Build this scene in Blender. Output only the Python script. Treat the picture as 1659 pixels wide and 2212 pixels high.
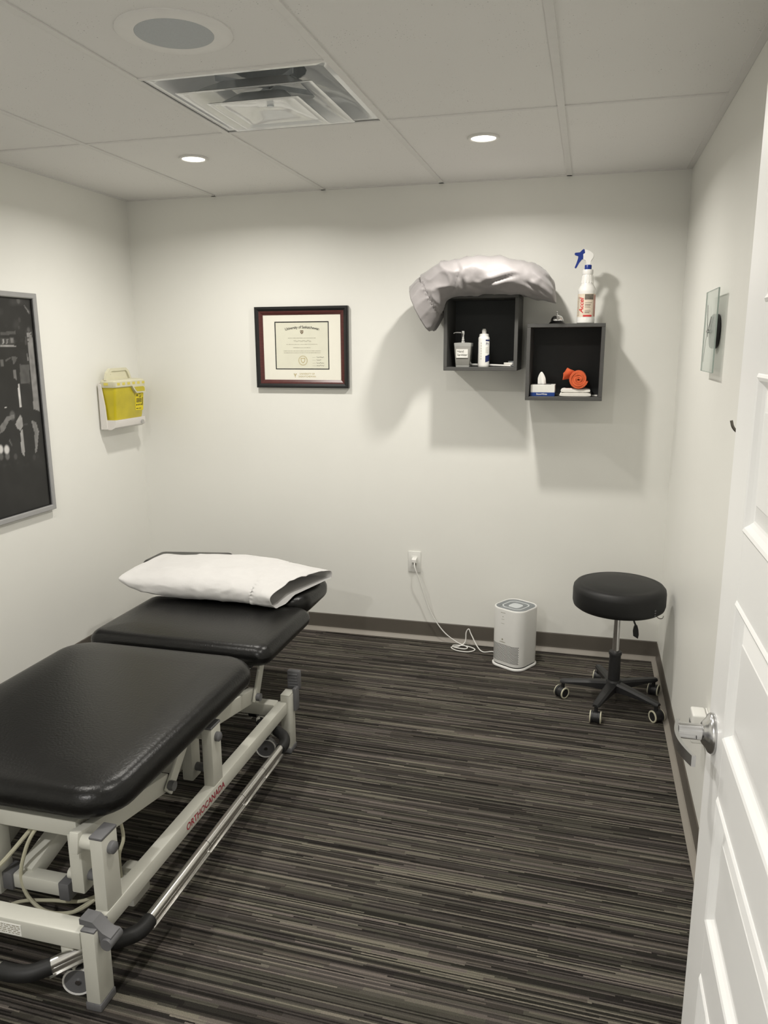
import bpy, bmesh, math, random
from mathutils import Vector, Matrix, noise

for o in list(bpy.data.objects):
    bpy.data.objects.remove(o, do_unlink=True)
scene = bpy.context.scene
COL = scene.collection
PI = math.pi
H = 2.372          # ceiling height
XR = 2.8987        # right wall
YN = -5.0          # wall behind the camera

# ------------------------------------------------------------------ camera
cam_data = bpy.data.cameras.new('camera')
cam = bpy.data.objects.new('camera', cam_data)
COL.objects.link(cam)
cam_data.sensor_fit = 'HORIZONTAL'
cam_data.sensor_width = 36.0
cam_data.lens = 36.0 * 1661.0 / 1659.0
cam_data.clip_start = 0.02
yaw, pitch, roll = 0.2575, 0.2125, -0.0045
fwd = Vector((-math.sin(yaw) * math.cos(pitch), math.cos(yaw) * math.cos(pitch), -math.sin(pitch)))
rgt = Vector((math.cos(yaw), math.sin(yaw), 0))
upv = rgt.cross(fwd)
r2 = rgt * math.cos(roll) + upv * math.sin(roll)
u2 = -rgt * math.sin(roll) + upv * math.cos(roll)
M = Matrix((r2, u2, -fwd)).transposed().to_4x4()
M.translation = Vector((2.491, -3.9596, 1.595))
cam.matrix_world = M
scene.camera = cam

# ------------------------------------------------------------------ world, exposure
w = bpy.data.worlds.new('world')
scene.world = w
w.use_nodes = True
w.node_tree.nodes['Background'].inputs[0].default_value = (0.9, 0.95, 1.0, 1)
w.node_tree.nodes['Background'].inputs[1].default_value = 0.02
scene.view_settings.view_transform = 'Standard'
scene.view_settings.look = 'None'
scene.view_settings.gamma = 1.0
scene.view_settings.use_curve_mapping = False
scene.view_settings.exposure = 0.09
POT_W = 12.8       # watts of each recessed ceiling light
HALL_W = 29.0      # corridor light behind the camera
POT_SPREAD = 159
POT_COL = (1.0, 0.96, 0.89)

# ------------------------------------------------------------------ materials
MATS = {}
def nd(nt, kind, **kw):
    n = nt.nodes.new(kind)
    for k, v in kw.items():
        setattr(n, k, v)
    return n

def mat(name, col, rough=0.5, metal=0.0, var=0.06, scale=30.0, bump=0.0, bscale=None, bdist=0.002,
        coat=0.0, spec=0.5, sheen=0.0, trans=0.0, ior=1.45, alpha=1.0, emit=None, estr=0.0, stretch=None, sub=0.0):
    m = bpy.data.materials.new(name)
    m.use_nodes = True
    nt = m.node_tree
    b = nt.nodes['Principled BSDF']
    tc = nd(nt, 'ShaderNodeTexCoord')
    mp = nd(nt, 'ShaderNodeMapping')
    if stretch:
        mp.inputs['Scale'].default_value = stretch
    nt.links.new(tc.outputs['Object'], mp.inputs['Vector'])
    ns = nd(nt, 'ShaderNodeTexNoise')
    ns.inputs['Scale'].default_value = scale
    ns.inputs['Detail'].default_value = 4
    nt.links.new(mp.outputs['Vector'], ns.inputs['Vector'])
    rp = nd(nt, 'ShaderNodeMapRange')
    rp.inputs['From Min'].default_value = 0.25
    rp.inputs['From Max'].default_value = 0.75
    rp.inputs['To Min'].default_value = 1 - var
    rp.inputs['To Max'].default_value = 1 + var
    nt.links.new(ns.outputs['Fac'], rp.inputs['Value'])
    mx = nd(nt, 'ShaderNodeVectorMath', operation='SCALE')
    mx.inputs[0].default_value = col[:3]
    nt.links.new(rp.outputs['Result'], mx.inputs['Scale'])
    nt.links.new(mx.outputs['Vector'], b.inputs['Base Color'])
    b.inputs['Roughness'].default_value = rough
    b.inputs['Metallic'].default_value = metal
    b.inputs['Specular IOR Level'].default_value = spec
    b.inputs['Coat Weight'].default_value = coat
    b.inputs['Sheen Weight'].default_value = sheen
    b.inputs['Transmission Weight'].default_value = trans
    b.inputs['IOR'].default_value = ior
    b.inputs['Alpha'].default_value = alpha
    if sub:
        b.inputs['Subsurface Weight'].default_value = sub
        b.inputs['Subsurface Radius'].default_value = (0.01, 0.01, 0.008)
    if emit:
        b.inputs['Emission Color'].default_value = (*emit, 1)
        b.inputs['Emission Strength'].default_value = estr
    if bump:
        n2 = nd(nt, 'ShaderNodeTexNoise')
        n2.inputs['Scale'].default_value = bscale or scale * 4
        n2.inputs['Detail'].default_value = 5
        nt.links.new(mp.outputs['Vector'], n2.inputs['Vector'])
        bp = nd(nt, 'ShaderNodeBump')
        bp.inputs['Strength'].default_value = bump
        bp.inputs['Distance'].default_value = bdist
        nt.links.new(n2.outputs['Fac'], bp.inputs['Height'])
        nt.links.new(bp.outputs['Normal'], b.inputs['Normal'])
    MATS[name] = m
    return m

mat('wall_paint', (0.85, 0.845, 0.80), 0.42, var=0.012, scale=3, bump=0.12, bscale=220, bdist=0.0006, spec=0.35)
mat('ceiling_void', (0.30, 0.29, 0.27), 0.9)
mat('tee_white', (0.78, 0.77, 0.75), 0.45, var=0.02)
mat('base_vinyl', (0.115, 0.102, 0.086), 0.42, var=0.05, scale=8)
mat('base_toe_lit', (0.30, 0.275, 0.24), 0.35, var=0.04, scale=8)  # base vinyl made paler: light reflected off the toe is put into the colour
mat('door_paint', (0.93, 0.93, 0.92), 0.33, var=0.012, scale=4, bump=0.05, bscale=150, bdist=0.0004)
mat('black_vinyl', (0.0055, 0.0054, 0.0051), 0.31, var=0.12, scale=12, bump=0.45, bscale=120, bdist=0.0016, spec=0.38)
mat('stool_vinyl', (0.013, 0.013, 0.013), 0.5, var=0.08, scale=12, bump=0.12, bscale=420, bdist=0.0006, spec=0.4)
mat('white_steel', (0.57, 0.565, 0.505), 0.36, var=0.02, scale=10, bump=0.03, bscale=300, bdist=0.0003)
mat('grey_plastic', (0.13, 0.13, 0.135), 0.45, var=0.05)
mat('dark_plastic', (0.02, 0.02, 0.021), 0.42, var=0.08)
mat('black_rubber', (0.008, 0.008, 0.008), 0.55, var=0.1)
mat('aluminium', (0.72, 0.71, 0.69), 0.28, 1.0, var=0.03, stretch=(1, 0.05, 1))
mat('chrome', (0.78, 0.78, 0.79), 0.12, 1.0, var=0.02)
mat('satin_nickel', (0.62, 0.62, 0.63), 0.22, 1.0, var=0.03)
mat('cream_cable', (0.50, 0.48, 0.36), 0.5, var=0.04)
mat('white_cable', (0.78, 0.77, 0.74), 0.45, var=0.02)
mat('red_print', (0.33, 0.02, 0.04), 0.5, var=0.05)
mat('pillow_white', (0.60, 0.59, 0.58), 0.85, var=0.02, scale=14, bump=0.28, bscale=34, bdist=0.006, sheen=0.15, spec=0.2)
mat('pillow_grey', (0.285, 0.268, 0.268), 0.5, var=0.03, scale=14, bump=0.22, bscale=26, bdist=0.005, sheen=0.2, spec=0.4)
mat('shelf_grey', (0.070, 0.069, 0.066), 0.5, var=0.04)
mat('shelf_back_shaded', (0.030, 0.032, 0.033), 0.6, var=0.06)  # shelf grey darkened, shade inside the box painted into the back panel
mat('frame_black', (0.011, 0.011, 0.0115), 0.35, var=0.08)
mat('frame_mahogany', (0.085, 0.022, 0.02), 0.3, var=0.25, scale=40, stretch=(1, 1, 6))
mat('mat_cream', (0.84, 0.82, 0.73), 0.8, var=0.01)
mat('mat_black', (0.012, 0.012, 0.012), 0.7)
mat('parchment', (0.74, 0.73, 0.61), 0.8, var=0.03, scale=16)
mat('ink', (0.03, 0.028, 0.022), 0.8)
mat('ink_soft', (0.30, 0.28, 0.21), 0.8)
mat('ink_gold', (0.50, 0.42, 0.22), 0.7, var=0.1)
mat('ink_brown', (0.14, 0.09, 0.045), 0.8)
mat('frame_silver', (0.42, 0.42, 0.43), 0.35, 0.6, var=0.03)
mat('purifier_white', (0.78, 0.775, 0.75), 0.35, var=0.012)
mat('purifier_grey', (0.27, 0.29, 0.30), 0.4, var=0.03)
mat('purifier_light', (0.55, 0.58, 0.59), 0.35, var=0.02)
mat('hole_dark', (0.025, 0.025, 0.025), 0.8)
mat('plate_white', (0.78, 0.775, 0.74), 0.35, var=0.012)
mat('slot_dark', (0.05, 0.05, 0.05), 0.7)
mat('bottle_white', (0.82, 0.81, 0.78), 0.3, var=0.01)
mat('spray_blue', (0.008, 0.03, 0.22), 0.35, var=0.05)
mat('label_cream', (0.72, 0.62, 0.50), 0.6, var=0.05, scale=60)
mat('label_red', (0.60, 0.05, 0.05), 0.5, var=0.08)
mat('label_pink', (0.55, 0.32, 0.27), 0.6, var=0.15, scale=90)
mat('label_photo', (0.16, 0.14, 0.11), 0.6, var=0.4, scale=70)
mat('label_ink', (0.20, 0.16, 0.13), 0.7)
mat('label_white', (0.84, 0.83, 0.79), 0.6, var=0.01)
mat('label_navy', (0.012, 0.02, 0.11), 0.5, var=0.05)
mat('gel_grey', (0.30, 0.295, 0.275), 0.18, var=0.03, coat=0.5)
mat('clear_plastic', (0.60, 0.60, 0.57), 0.12, var=0.02, alpha=0.55)
mat('towel_white', (0.76, 0.74, 0.69), 0.95, var=0.04, scale=60, bump=0.5, bscale=400, bdist=0.0015)
mat('towel_orange', (0.62, 0.115, 0.04), 0.95, var=0.1, scale=60, bump=0.5, bscale=400, bdist=0.0015)
mat('tissue', (0.86, 0.85, 0.81), 0.9, var=0.01)
mat('carton_white', (0.80, 0.79, 0.74), 0.55, var=0.02, scale=90)
mat('carton_blue', (0.010, 0.045, 0.22), 0.45, var=0.06)
mat('sharps_yellow', (0.60, 0.50, 0.015), 0.3, var=0.18, scale=9, coat=0.3, alpha=0.93)
mat('sharps_label', (0.80, 0.66, 0.02), 0.5, var=0.03)
mat('sharps_lid', (0.80, 0.77, 0.58), 0.35, var=0.02, alpha=0.8)
mat('sharps_chip', (0.72, 0.62, 0.12), 0.4, var=0.05)
mat('bracket_white', (0.76, 0.73, 0.70), 0.4, var=0.015)
mat('clock_glass', (0.62, 0.70, 0.65), 0.12, var=0.03, alpha=0.42)
mat('glass_edge', (0.40, 0.48, 0.44), 0.2, alpha=0.8)
mat('diffuser_white', (0.86, 0.88, 0.89), 0.16, var=0.02, coat=0.6)
mat('duct_metal', (0.62, 0.65, 0.67), 0.3, 0.2, var=0.1)
mat('speaker_grille', (0.50, 0.53, 0.55), 0.6, var=0.05, scale=300, bump=0.3, bscale=900, bdist=0.0006)
mat('speaker_trim', (0.84, 0.83, 0.81), 0.45, var=0.015)
mat('pot_trim', (0.80, 0.79, 0.76), 0.4, var=0.01)
mat('pot_lens', (0.9, 0.88, 0.82), 0.4, emit=(1.0, 0.94, 0.82), estr=9.0)
mat('caster_cream', (0.62, 0.60, 0.46), 0.5, var=0.03)
mat('bronze_hook', (0.16, 0.145, 0.125), 0.35, 0.7, var=0.05)

# carpet: rows of tufts running across the room, random lengths and yarn colours
def carpet_material():
    m = bpy.data.materials.new('striped_carpet')
    m.use_nodes = True
    nt = m.node_tree
    b = nt.nodes['Principled BSDF']
    b.inputs['Roughness'].default_value = 0.95
    b.inputs['Specular IOR Level'].default_value = 0.15
    L = nt.links.new
    tc = nd(nt, 'ShaderNodeTexCoord')
    mp = nd(nt, 'ShaderNodeMapping')
    mp.inputs['Rotation'].default_value = (0, 0, math.radians(1.2))
    L(tc.outputs['Object'], mp.inputs['Vector'])
    wob = nd(nt, 'ShaderNodeTexNoise')
    wob.inputs['Scale'].default_value = 140
    L(mp.outputs['Vector'], wob.inputs['Vector'])
    sx = nd(nt, 'ShaderNodeSeparateXYZ')
    L(mp.outputs['Vector'], sx.inputs[0])
    def mth(op, a, bb=None):
        n = nd(nt, 'ShaderNodeMath', operation=op)
        for i, v in enumerate((a, bb)):
            if v is None: continue
            if isinstance(v, (int, float)): n.inputs[i].default_value = v
            else: L(v, n.inputs[i])
        return n.outputs[0]
    ywob = mth('ADD', sx.outputs['Y'], mth('MULTIPLY', wob.outputs['Fac'], 0.0022))
    def layer(pitch, seg, seed):
        row = mth('FLOOR', mth('DIVIDE', ywob, pitch))
        wn = nd(nt, 'ShaderNodeTexWhiteNoise', noise_dimensions='1D')
        L(mth('ADD', row, seed), wn.inputs['W'])
        xx = mth('ADD', mth('DIVIDE', sx.outputs['X'], seg), mth('MULTIPLY', wn.outputs['Value'], 37.0))
        cell = mth('FLOOR', xx)
        cv = nd(nt, 'ShaderNodeCombineXYZ')
        L(row, cv.inputs[0]); L(cell, cv.inputs[1]); cv.inputs[2].default_value = seed
        w2 = nd(nt, 'ShaderNodeTexWhiteNoise', noise_dimensions='3D')
        L(cv.outputs[0], w2.inputs['Vector'])
        return w2.outputs['Value']
    a = layer(0.0125, 0.26, 3.0)
    c = layer(0.0043, 0.6, 11.0)
    r1 = nd(nt, 'ShaderNodeValToRGB')
    r1.color_ramp.interpolation = 'CONSTANT'
    cols = [(0.0, (0.042, 0.037, 0.032)), (0.2, (0.074, 0.068, 0.057)), (0.45, (0.064, 0.056, 0.051)), (0.65, (0.067, 0.063, 0.051)), (0.85, (0.054, 0.048, 0.043))]
    e = r1.color_ramp.elements
    while len(e) < len(cols): e.new(0.5)
    for i, (p, cc) in enumerate(cols):
        e[i].position = p; e[i].color = (*cc, 1)
    L(a, r1.inputs[0])
    r2_ = nd(nt, 'ShaderNodeValToRGB')
    r2_.color_ramp.interpolation = 'CONSTANT'
    cols = [(0.0, (0.28, 0.28, 0.28)), (0.24, (0.75, 0.75, 0.74)), (0.48, (1.0, 1.0, 1.0)), (0.72, (1.7, 1.68, 1.65)), (0.86, (2.3, 2.26, 2.2))]
    e = r2_.color_ramp.elements
    while len(e) < len(cols): e.new(0.5)
    for i, (p, cc) in enumerate(cols):
        e[i].position = p; e[i].color = (*cc, 1)
    L(c, r2_.inputs[0])
    mul = nd(nt, 'ShaderNodeVectorMath', operation='MULTIPLY')
    L(r1.outputs[0], mul.inputs[0]); L(r2_.outputs[0], mul.inputs[1])
    fine = nd(nt, 'ShaderNodeTexNoise')
    fine.inputs['Scale'].default_value = 420
    fine.inputs['Detail'].default_value = 3
    L(mp.outputs['Vector'], fine.inputs['Vector'])
    fr = nd(nt, 'ShaderNodeMapRange')
    fr.inputs['To Min'].default_value = 0.45; fr.inputs['To Max'].default_value = 1.55
    L(fine.outputs['Fac'], fr.inputs['Value'])
    m2 = nd(nt, 'ShaderNodeVectorMath', operation='SCALE')
    L(mul.outputs[0], m2.inputs[0]); L(fr.outputs[0], m2.inputs['Scale'])
    L(m2.outputs[0], b.inputs['Base Color'])
    hh = mth('ADD', mth('MULTIPLY', c, 1.0), mth('MULTIPLY', fine.outputs['Fac'], 0.5))
    bp = nd(nt, 'ShaderNodeBump')
    bp.inputs['Strength'].default_value = 0.6
    bp.inputs['Distance'].default_value = 0.003
    L(hh, bp.inputs['Height']); L(bp.outputs[0], b.inputs['Normal'])
    MATS['carpet'] = m
carpet_material()

# mineral-fibre ceiling tile: small pits and fissures
def tile_material():
    m = bpy.data.materials.new('mineral_tile')
    m.use_nodes = True
    nt = m.node_tree
    b = nt.nodes['Principled BSDF']
    b.inputs['Roughness'].default_value = 0.95
    b.inputs['Specular IOR Level'].default_value = 0.1
    L = nt.links.new
    tc = nd(nt, 'ShaderNodeTexCoord')
    v = nd(nt, 'ShaderNodeTexNoise'); v.inputs['Scale'].default_value = 210; v.inputs['Detail'].default_value = 2
    big = nd(nt, 'ShaderNodeTexNoise'); big.inputs['Scale'].default_value = 9
    L(tc.outputs['Object'], v.inputs['Vector']); L(tc.outputs['Object'], big.inputs['Vector'])
    s = nd(nt, 'ShaderNodeMath', operation='ADD')
    sc = nd(nt, 'ShaderNodeMath', operation='MULTIPLY'); sc.inputs[1].default_value = 0.22
    L(big.outputs['Fac'], sc.inputs[0]); L(v.outputs['Fac'], s.inputs[0]); L(sc.outputs[0], s.inputs[1])
    r = nd(nt, 'ShaderNodeValToRGB')
    r.color_ramp.elements[0].position = 0.355; r.color_ramp.elements[0].color = (0.20, 0.19, 0.17, 1)
    r.color_ramp.elements[1].position = 0.40; r.color_ramp.elements[1].color = (0.86, 0.85, 0.83, 1)
    L(s.outputs[0], r.inputs[0]); L(r.outputs[0], b.inputs['Base Color'])
    bp = nd(nt, 'ShaderNodeBump'); bp.inputs['Strength'].default_value = 0.25; bp.inputs['Distance'].default_value = 0.001
    L(v.outputs['Fac'], bp.inputs['Height']); L(bp.outputs[0], b.inputs['Normal'])
    MATS['tile'] = m
tile_material()

# the framed print carries its greys in a colour attribute
def print_material():
    m = bpy.data.materials.new('grey_print')
    m.use_nodes = True
    nt = m.node_tree
    b = nt.nodes['Principled BSDF']
    b.inputs['Roughness'].default_value = 0.35
    a = nd(nt, 'ShaderNodeVertexColor', layer_name='print')
    nt.links.new(a.outputs['Color'], b.inputs['Base Color'])
    MATS['print'] = m
print_material()

# ------------------------------------------------------------------ mesh helpers
WL = {}
def smooth_by_angle(me, ang=0.7):
    me.polygons.foreach_set('use_smooth', [True] * len(me.polygons))
    try:
        me.set_sharp_from_angle(angle=ang)
    except Exception:
        pass

def obj(name, bm, m, parent=None, smooth=True, ang=0.7, local=False):
    """link a bmesh (world coordinates unless local) as one mesh object"""
    me = bpy.data.meshes.new(name)
    if parent is not None and not local:
        bmesh.ops.translate(bm, verts=bm.verts, vec=-WL[parent.name])
    bm.to_mesh(me); bm.free()
    if smooth: smooth_by_angle(me, ang)
    o = bpy.data.objects.new(name, me)
    me.materials.append(MATS[m] if isinstance(m, str) else m)
    COL.objects.link(o)
    if parent is not None:
        o.parent = parent
        WL[o.name] = WL[parent.name].copy()
    else:
        WL[o.name] = Vector((0, 0, 0))
    return o

def thing(name, label, cat, loc=(0, 0, 0), rz=0.0, group=None):
    o = bpy.data.objects.new(name, None)
    o.empty_display_size = 0.05
    COL.objects.link(o)
    o.location = loc
    o.rotation_euler = (0, 0, rz)
    o['label'] = label; o['category'] = cat
    if group: o['group'] = group
    WL[o.name] = Vector(loc)
    return o

def tag(o, label, cat, group=None):
    o['label'] = label; o['category'] = cat
    if group: o['group'] = group
    return o

def struct(o, label=None, cat=None):
    o['kind'] = 'structure'
    if label: o['label'] = label
    if cat: o['category'] = cat
    return o

def recentre(o):
    """move a one-mesh object's origin to the middle of its base"""
    co = [v.co for v in o.data.vertices]
    c = Vector(((min(v.x for v in co) + max(v.x for v in co)) / 2, (min(v.y for v in co) + max(v.y for v in co)) / 2, min(v.z for v in co)))
    o.data.transform(Matrix.Translation(-c))
    o.location = c
    WL[o.name] = c
    return o

def new(): return bmesh.new()

def box(bm, x0, x1, y0, y1, z0, z1, bev=0.0, seg=2):
    r = bmesh.ops.create_cube(bm, size=1)
    vs = r['verts']
    bmesh.ops.scale(bm, verts=vs, vec=(x1 - x0, y1 - y0, z1 - z0))
    bmesh.ops.translate(bm, verts=vs, vec=((x0 + x1) / 2, (y0 + y1) / 2, (z0 + z1) / 2))
    if bev:
        es = list({e for v in vs for e in v.link_edges})
        bmesh.ops.bevel(bm, geom=es, offset=bev, segments=seg, profile=0.5, affect='EDGES')
    return bm

def bx(x0, x1, y0, y1, z0, z1, bev=0.0, seg=2):
    return box(new(), x0, x1, y0, y1, z0, z1, bev, seg)

def cyl(bm, a, b, r, r2=None, n=20, caps=True):
    a = Vector(a); b = Vector(b); d = b - a
    rr = bmesh.ops.create_cone(bm, cap_ends=caps, segments=n, radius1=r, radius2=r if r2 is None else r2, depth=d.length)
    q = Vector((0, 0, 1)).rotation_difference(d.normalized()).to_matrix().to_4x4()
    bmesh.ops.transform(bm, matrix=Matrix.Translation((a + b) / 2) @ q, verts=rr['verts'])
    return bm

def beam(bm, a, b, wd, ht, side=(1, 0, 0), bev=0.003):
    """box from a to b; width along side, height along the third axis"""
    a = Vector(a); b = Vector(b); d = b - a
    zx = d.normalized(); s = Vector(side).normalized()
    t = zx.cross(s).normalized(); s = t.cross(zx).normalized()
    r = bmesh.ops.create_cube(bm, size=1)
    vs = r['verts']
    bmesh.ops.scale(bm, verts=vs, vec=(wd, ht, d.length))
    es = list({e for v in vs for e in v.link_edges})
    mt = Matrix((s, t, zx)).transposed().to_4x4(); mt.translation = (a + b) / 2
    bmesh.ops.transform(bm, matrix=mt, verts=vs)
    if bev: bmesh.ops.bevel(bm, geom=es, offset=bev, segments=2, profile=0.5, affect='EDGES')
    return bm

def lathe(bm, prof, c=(0, 0, 0), n=32, close=True):
    c = Vector(c); rings = []
    for r, z in prof:
        if r < 1e-6:
            rings.append([bm.verts.new(c + Vector((0, 0, z)))])
        else:
            rings.append([bm.verts.new(c + Vector((r * math.cos(2 * PI * i / n), r * math.sin(2 * PI * i / n), z))) for i in range(n)])
    for A, B in zip(rings, rings[1:]):
        for i in range(n):
            j = (i + 1) % n
            if len(A) == 1 and len(B) == 1: continue
            if len(A) == 1: bm.faces.new((A[0], B[i], B[j]))
            elif len(B) == 1: bm.faces.new((A[i], A[j], B[0]))
            else: bm.faces.new((A[i], A[j], B[j], B[i]))
    if close:
        for R in (rings[0], rings[-1]):
            if len(R) > 2:
                try: bm.faces.new(R)
                except ValueError: pass
    bmesh.ops.recalc_face_normals(bm, faces=bm.faces)
    return bm

def catmull(pts, k=8):
    P = [Vector(p) for p in pts]
    P = [P[0] * 2 - P[1]] + P + [P[-1] * 2 - P[-2]]
    out = []
    for i in range(1, len(P) - 2):
        for j in range(k):
            t = j / k
            a, b, c, d = P[i - 1], P[i], P[i + 1], P[i + 2]
            out.append(0.5 * ((2 * b) + (c - a) * t + (2 * a - 5 * b + 4 * c - d) * t * t + (3 * b - a - 3 * c + d) * t ** 3))
    out.append(P[-2])
    return out

def tube(bm, pts, r, n=10, smooth=8, caps=True):
    P = catmull(pts, smooth) if smooth else [Vector(p) for p in pts]
    rad = r if callable(r) else (lambda t: r)
    rings = []
    nrm = None
    for i, p in enumerate(P):
        d = (P[min(i + 1, len(P) - 1)] - P[max(i - 1, 0)]).normalized()
        if nrm is None:
            nrm = d.orthogonal().normalized()
        else:
            nrm = (nrm - d * nrm.dot(d)).normalized()
        bn = d.cross(nrm)
        rr = rad(i / (len(P) - 1))
        rings.append([bm.verts.new(p + (nrm * math.cos(2 * PI * k / n) + bn * math.sin(2 * PI * k / n)) * rr) for k in range(n)])
    for A, B in zip(rings, rings[1:]):
        for k in range(n):
            bm.faces.new((A[k], A[(k + 1) % n], B[(k + 1) % n], B[k]))
    if caps:
        bm.faces.new(rings[0][::-1]); bm.faces.new(rings[-1])
    bmesh.ops.recalc_face_normals(bm, faces=bm.faces)
    return bm

def rrect(x0, x1, y0, y1, r, k=6):
    out = []
    for cx, cy, a0 in ((x1 - r, y1 - r, 0), (x0 + r, y1 - r, PI / 2), (x0 + r, y0 + r, PI), (x1 - r, y0 + r, 1.5 * PI)):
        for i in range(k + 1):
            a = a0 + PI / 2 * i / k
            out.append((cx + r * math.cos(a), cy + r * math.sin(a)))
    return out

def loft(bm, rings, caps=(True, True)):
    R = [[bm.verts.new(p) for p in ring] for ring in rings]
    n = len(R[0])
    for A, B in zip(R, R[1:]):
        for k in range(n):
            bm.faces.new((A[k], A[(k + 1) % n], B[(k + 1) % n], B[k]))
    if caps[0]: bm.faces.new(R[0][::-1])
    if caps[1]: bm.faces.new(R[-1])
    bmesh.ops.recalc_face_normals(bm, faces=bm.faces)
    return bm

def prism(bm, poly, axis, a, b):
    """extrude a 2D polygon; axis x: (y,z), y: (x,z), z: (x,y)"""
    def P(p, t):
        return {'x': (t, p[0], p[1]), 'y': (p[0], t, p[1]), 'z': (p[0], p[1], t)}[axis]
    return loft(bm, [[P(p, a) for p in poly], [P(p, b) for p in poly]])

def ring_box(bm, x0, x1, z0, z1, wd, y0, y1, axis='y'):
    """picture-frame ring of four mitred bars; axis y: lies in xz, axis x: lies in yz, axis z: lies in xy"""
    def P(a, c, t):
        return {'y': (a, t, c), 'x': (t, a, c), 'z': (a, c, t)}[axis]
    o = [(x0, z0), (x1, z0), (x1, z1), (x0, z1)]
    i = [(x0 + wd, z0 + wd), (x1 - wd, z0 + wd), (x1 - wd, z1 - wd), (x0 + wd, z1 - wd)]
    V = [[bm.verts.new(P(*p, t)) for p in q] for q in (o, i) for t in (y0, y1)]
    ob, ot, ib, it = V
    for k in range(4):
        j = (k + 1) % 4
        bm.faces.new((ob[k], ob[j], ot[j], ot[k])); bm.faces.new((ib[j], ib[k], it[k], it[j]))
        bm.faces.new((ot[k], ot[j], it[j], it[k])); bm.faces.new((ob[j], ob[k], ib[k], ib[j]))
    bmesh.ops.recalc_face_normals(bm, faces=bm.faces)
    return bm

def text_bm(s, size, extrude=0.0, shear=0.0, spacing=1.0, align='CENTER', bold=0.0):
    cu = bpy.data.curves.new('lettering', 'FONT')
    cu.body = s; cu.size = size; cu.extrude = extrude; cu.shear = shear; cu.space_character = spacing
    cu.align_x = align; cu.align_y = 'CENTER'; cu.offset = bold; cu.resolution_u = 3
    o = bpy.data.objects.new('lettering', cu)
    COL.objects.link(o)
    dg = bpy.context.evaluated_depsgraph_get()
    me = bpy.data.meshes.new_from_object(o.evaluated_get(dg))
    bm = new(); bm.from_mesh(me)
    bpy.data.objects.remove(o, do_unlink=True); bpy.data.curves.remove(cu); bpy.data.meshes.remove(me)
    return bm

def densify(bm, size):
    bmesh.ops.triangulate(bm, faces=bm.faces[:])
    for _ in range(6):
        es = [e for e in bm.edges if e.calc_length() > size]
        if not es: break
        bmesh.ops.subdivide_edges(bm, edges=es, cuts=1)
        bmesh.ops.triangulate(bm, faces=bm.faces[:])
    return bm

def place(bm, origin, xdir, ydir):
    x = Vector(xdir).normalized(); y = Vector(ydir).normalized(); z = x.cross(y)
    mt = Matrix((x, y, z)).transposed().to_4x4(); mt.translation = Vector(origin)
    bmesh.ops.transform(bm, matrix=mt, verts=bm.verts)
    return bm

def clone(root, loc, rz=None, label=None):
    r = root.copy(); COL.objects.link(r); r.location = loc
    WL[r.name] = Vector(loc)
    if rz is not None: r.rotation_euler = (0, 0, rz)
    if label: r['label'] = label
    for ch in list(root.children):
        c = ch.copy(); COL.objects.link(c); c.parent = r
        for g in list(ch.children):
            d = g.copy(); COL.objects.link(d); d.parent = c
    return r

# ================================================================== THE ROOM
fl = struct(obj('floor', bx(-0.1, XR + 0.1, YN - 0.1, 0.1, -0.08, 0.0), 'carpet', smooth=False), 'charcoal and brown striped carpet', 'floor')
struct(obj('wall_back', bx(-0.12, XR + 0.12, 0.0, 0.12, 0.0, H + 0.15), 'wall_paint', smooth=False), 'plain off-white wall behind the box shelves', 'wall')
struct(obj('wall_left', bx(-0.12, 0.0, YN, 0.0, 0.0, H + 0.15), 'wall_paint', smooth=False), 'plain off-white wall beside the treatment table', 'wall')
struct(obj('wall_right', bx(XR, XR + 0.12, YN, 0.0, 0.0, H + 0.15), 'wall_paint', smooth=False), 'plain off-white wall behind the open door', 'wall')
struct(obj('wall_front', bx(-0.12, XR + 0.12, YN - 0.12, YN, 0.0, H + 0.15), 'wall_paint', smooth=False), 'plain off-white wall facing the diploma wall', 'wall')
struct(obj('wall_door', bx(2.79, XR, -3.46, -3.34, 0.0, H - 0.002), 'wall_paint', smooth=False), 'short wall return that carries the door hinges', 'wall')

# --- cove baseboards: profile with a thin toe
def cove(name, a, b, inward, label):
    a = Vector(a); b = Vector(b); iv = Vector(inward)
    prof = [(0.0, 0.0), (0.006, 0.012), (0.004, 0.030), (0.0035, 0.098), (0.0015, 0.102), (0.0, 0.102)]
    bm = loft(new(), [[p + iv * d + Vector((0, 0, z)) for d, z in prof] for p in (a, b)])
    o = struct(obj(name, bm, 'base_vinyl', smooth=False), label, 'baseboard')
    tp = [(0.0045, 0.0005), (0.024, 0.0005), (0.022, 0.005), (0.009, 0.014), (0.0065, 0.022), (0.0045, 0.022)]
    bm = loft(new(), [[p + iv * d + Vector((0, 0, z)) for d, z in tp] for p in (a, b)])
    obj('toe', bm, 'base_toe_lit', o, ang=1.2)
cove('baseboard_back', (0.0265, -0.0005, 0.0005), (XR - 0.001, -0.0005, 0.0005), (0, -1, 0), 'dark taupe vinyl cove base along the diploma wall')
cove('baseboard_left', (0.0005, YN + 0.03, 0.0005), (0.0005, -0.001, 0.0005), (1, 0, 0), 'dark taupe vinyl cove base beside the treatment table')
cove('baseboard_right', (XR - 0.0005, -3.33, 0.0005), (XR - 0.0005, -0.0245, 0.0005), (-1, 0, 0), 'dark taupe vinyl cove base behind the rolling stool')

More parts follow.
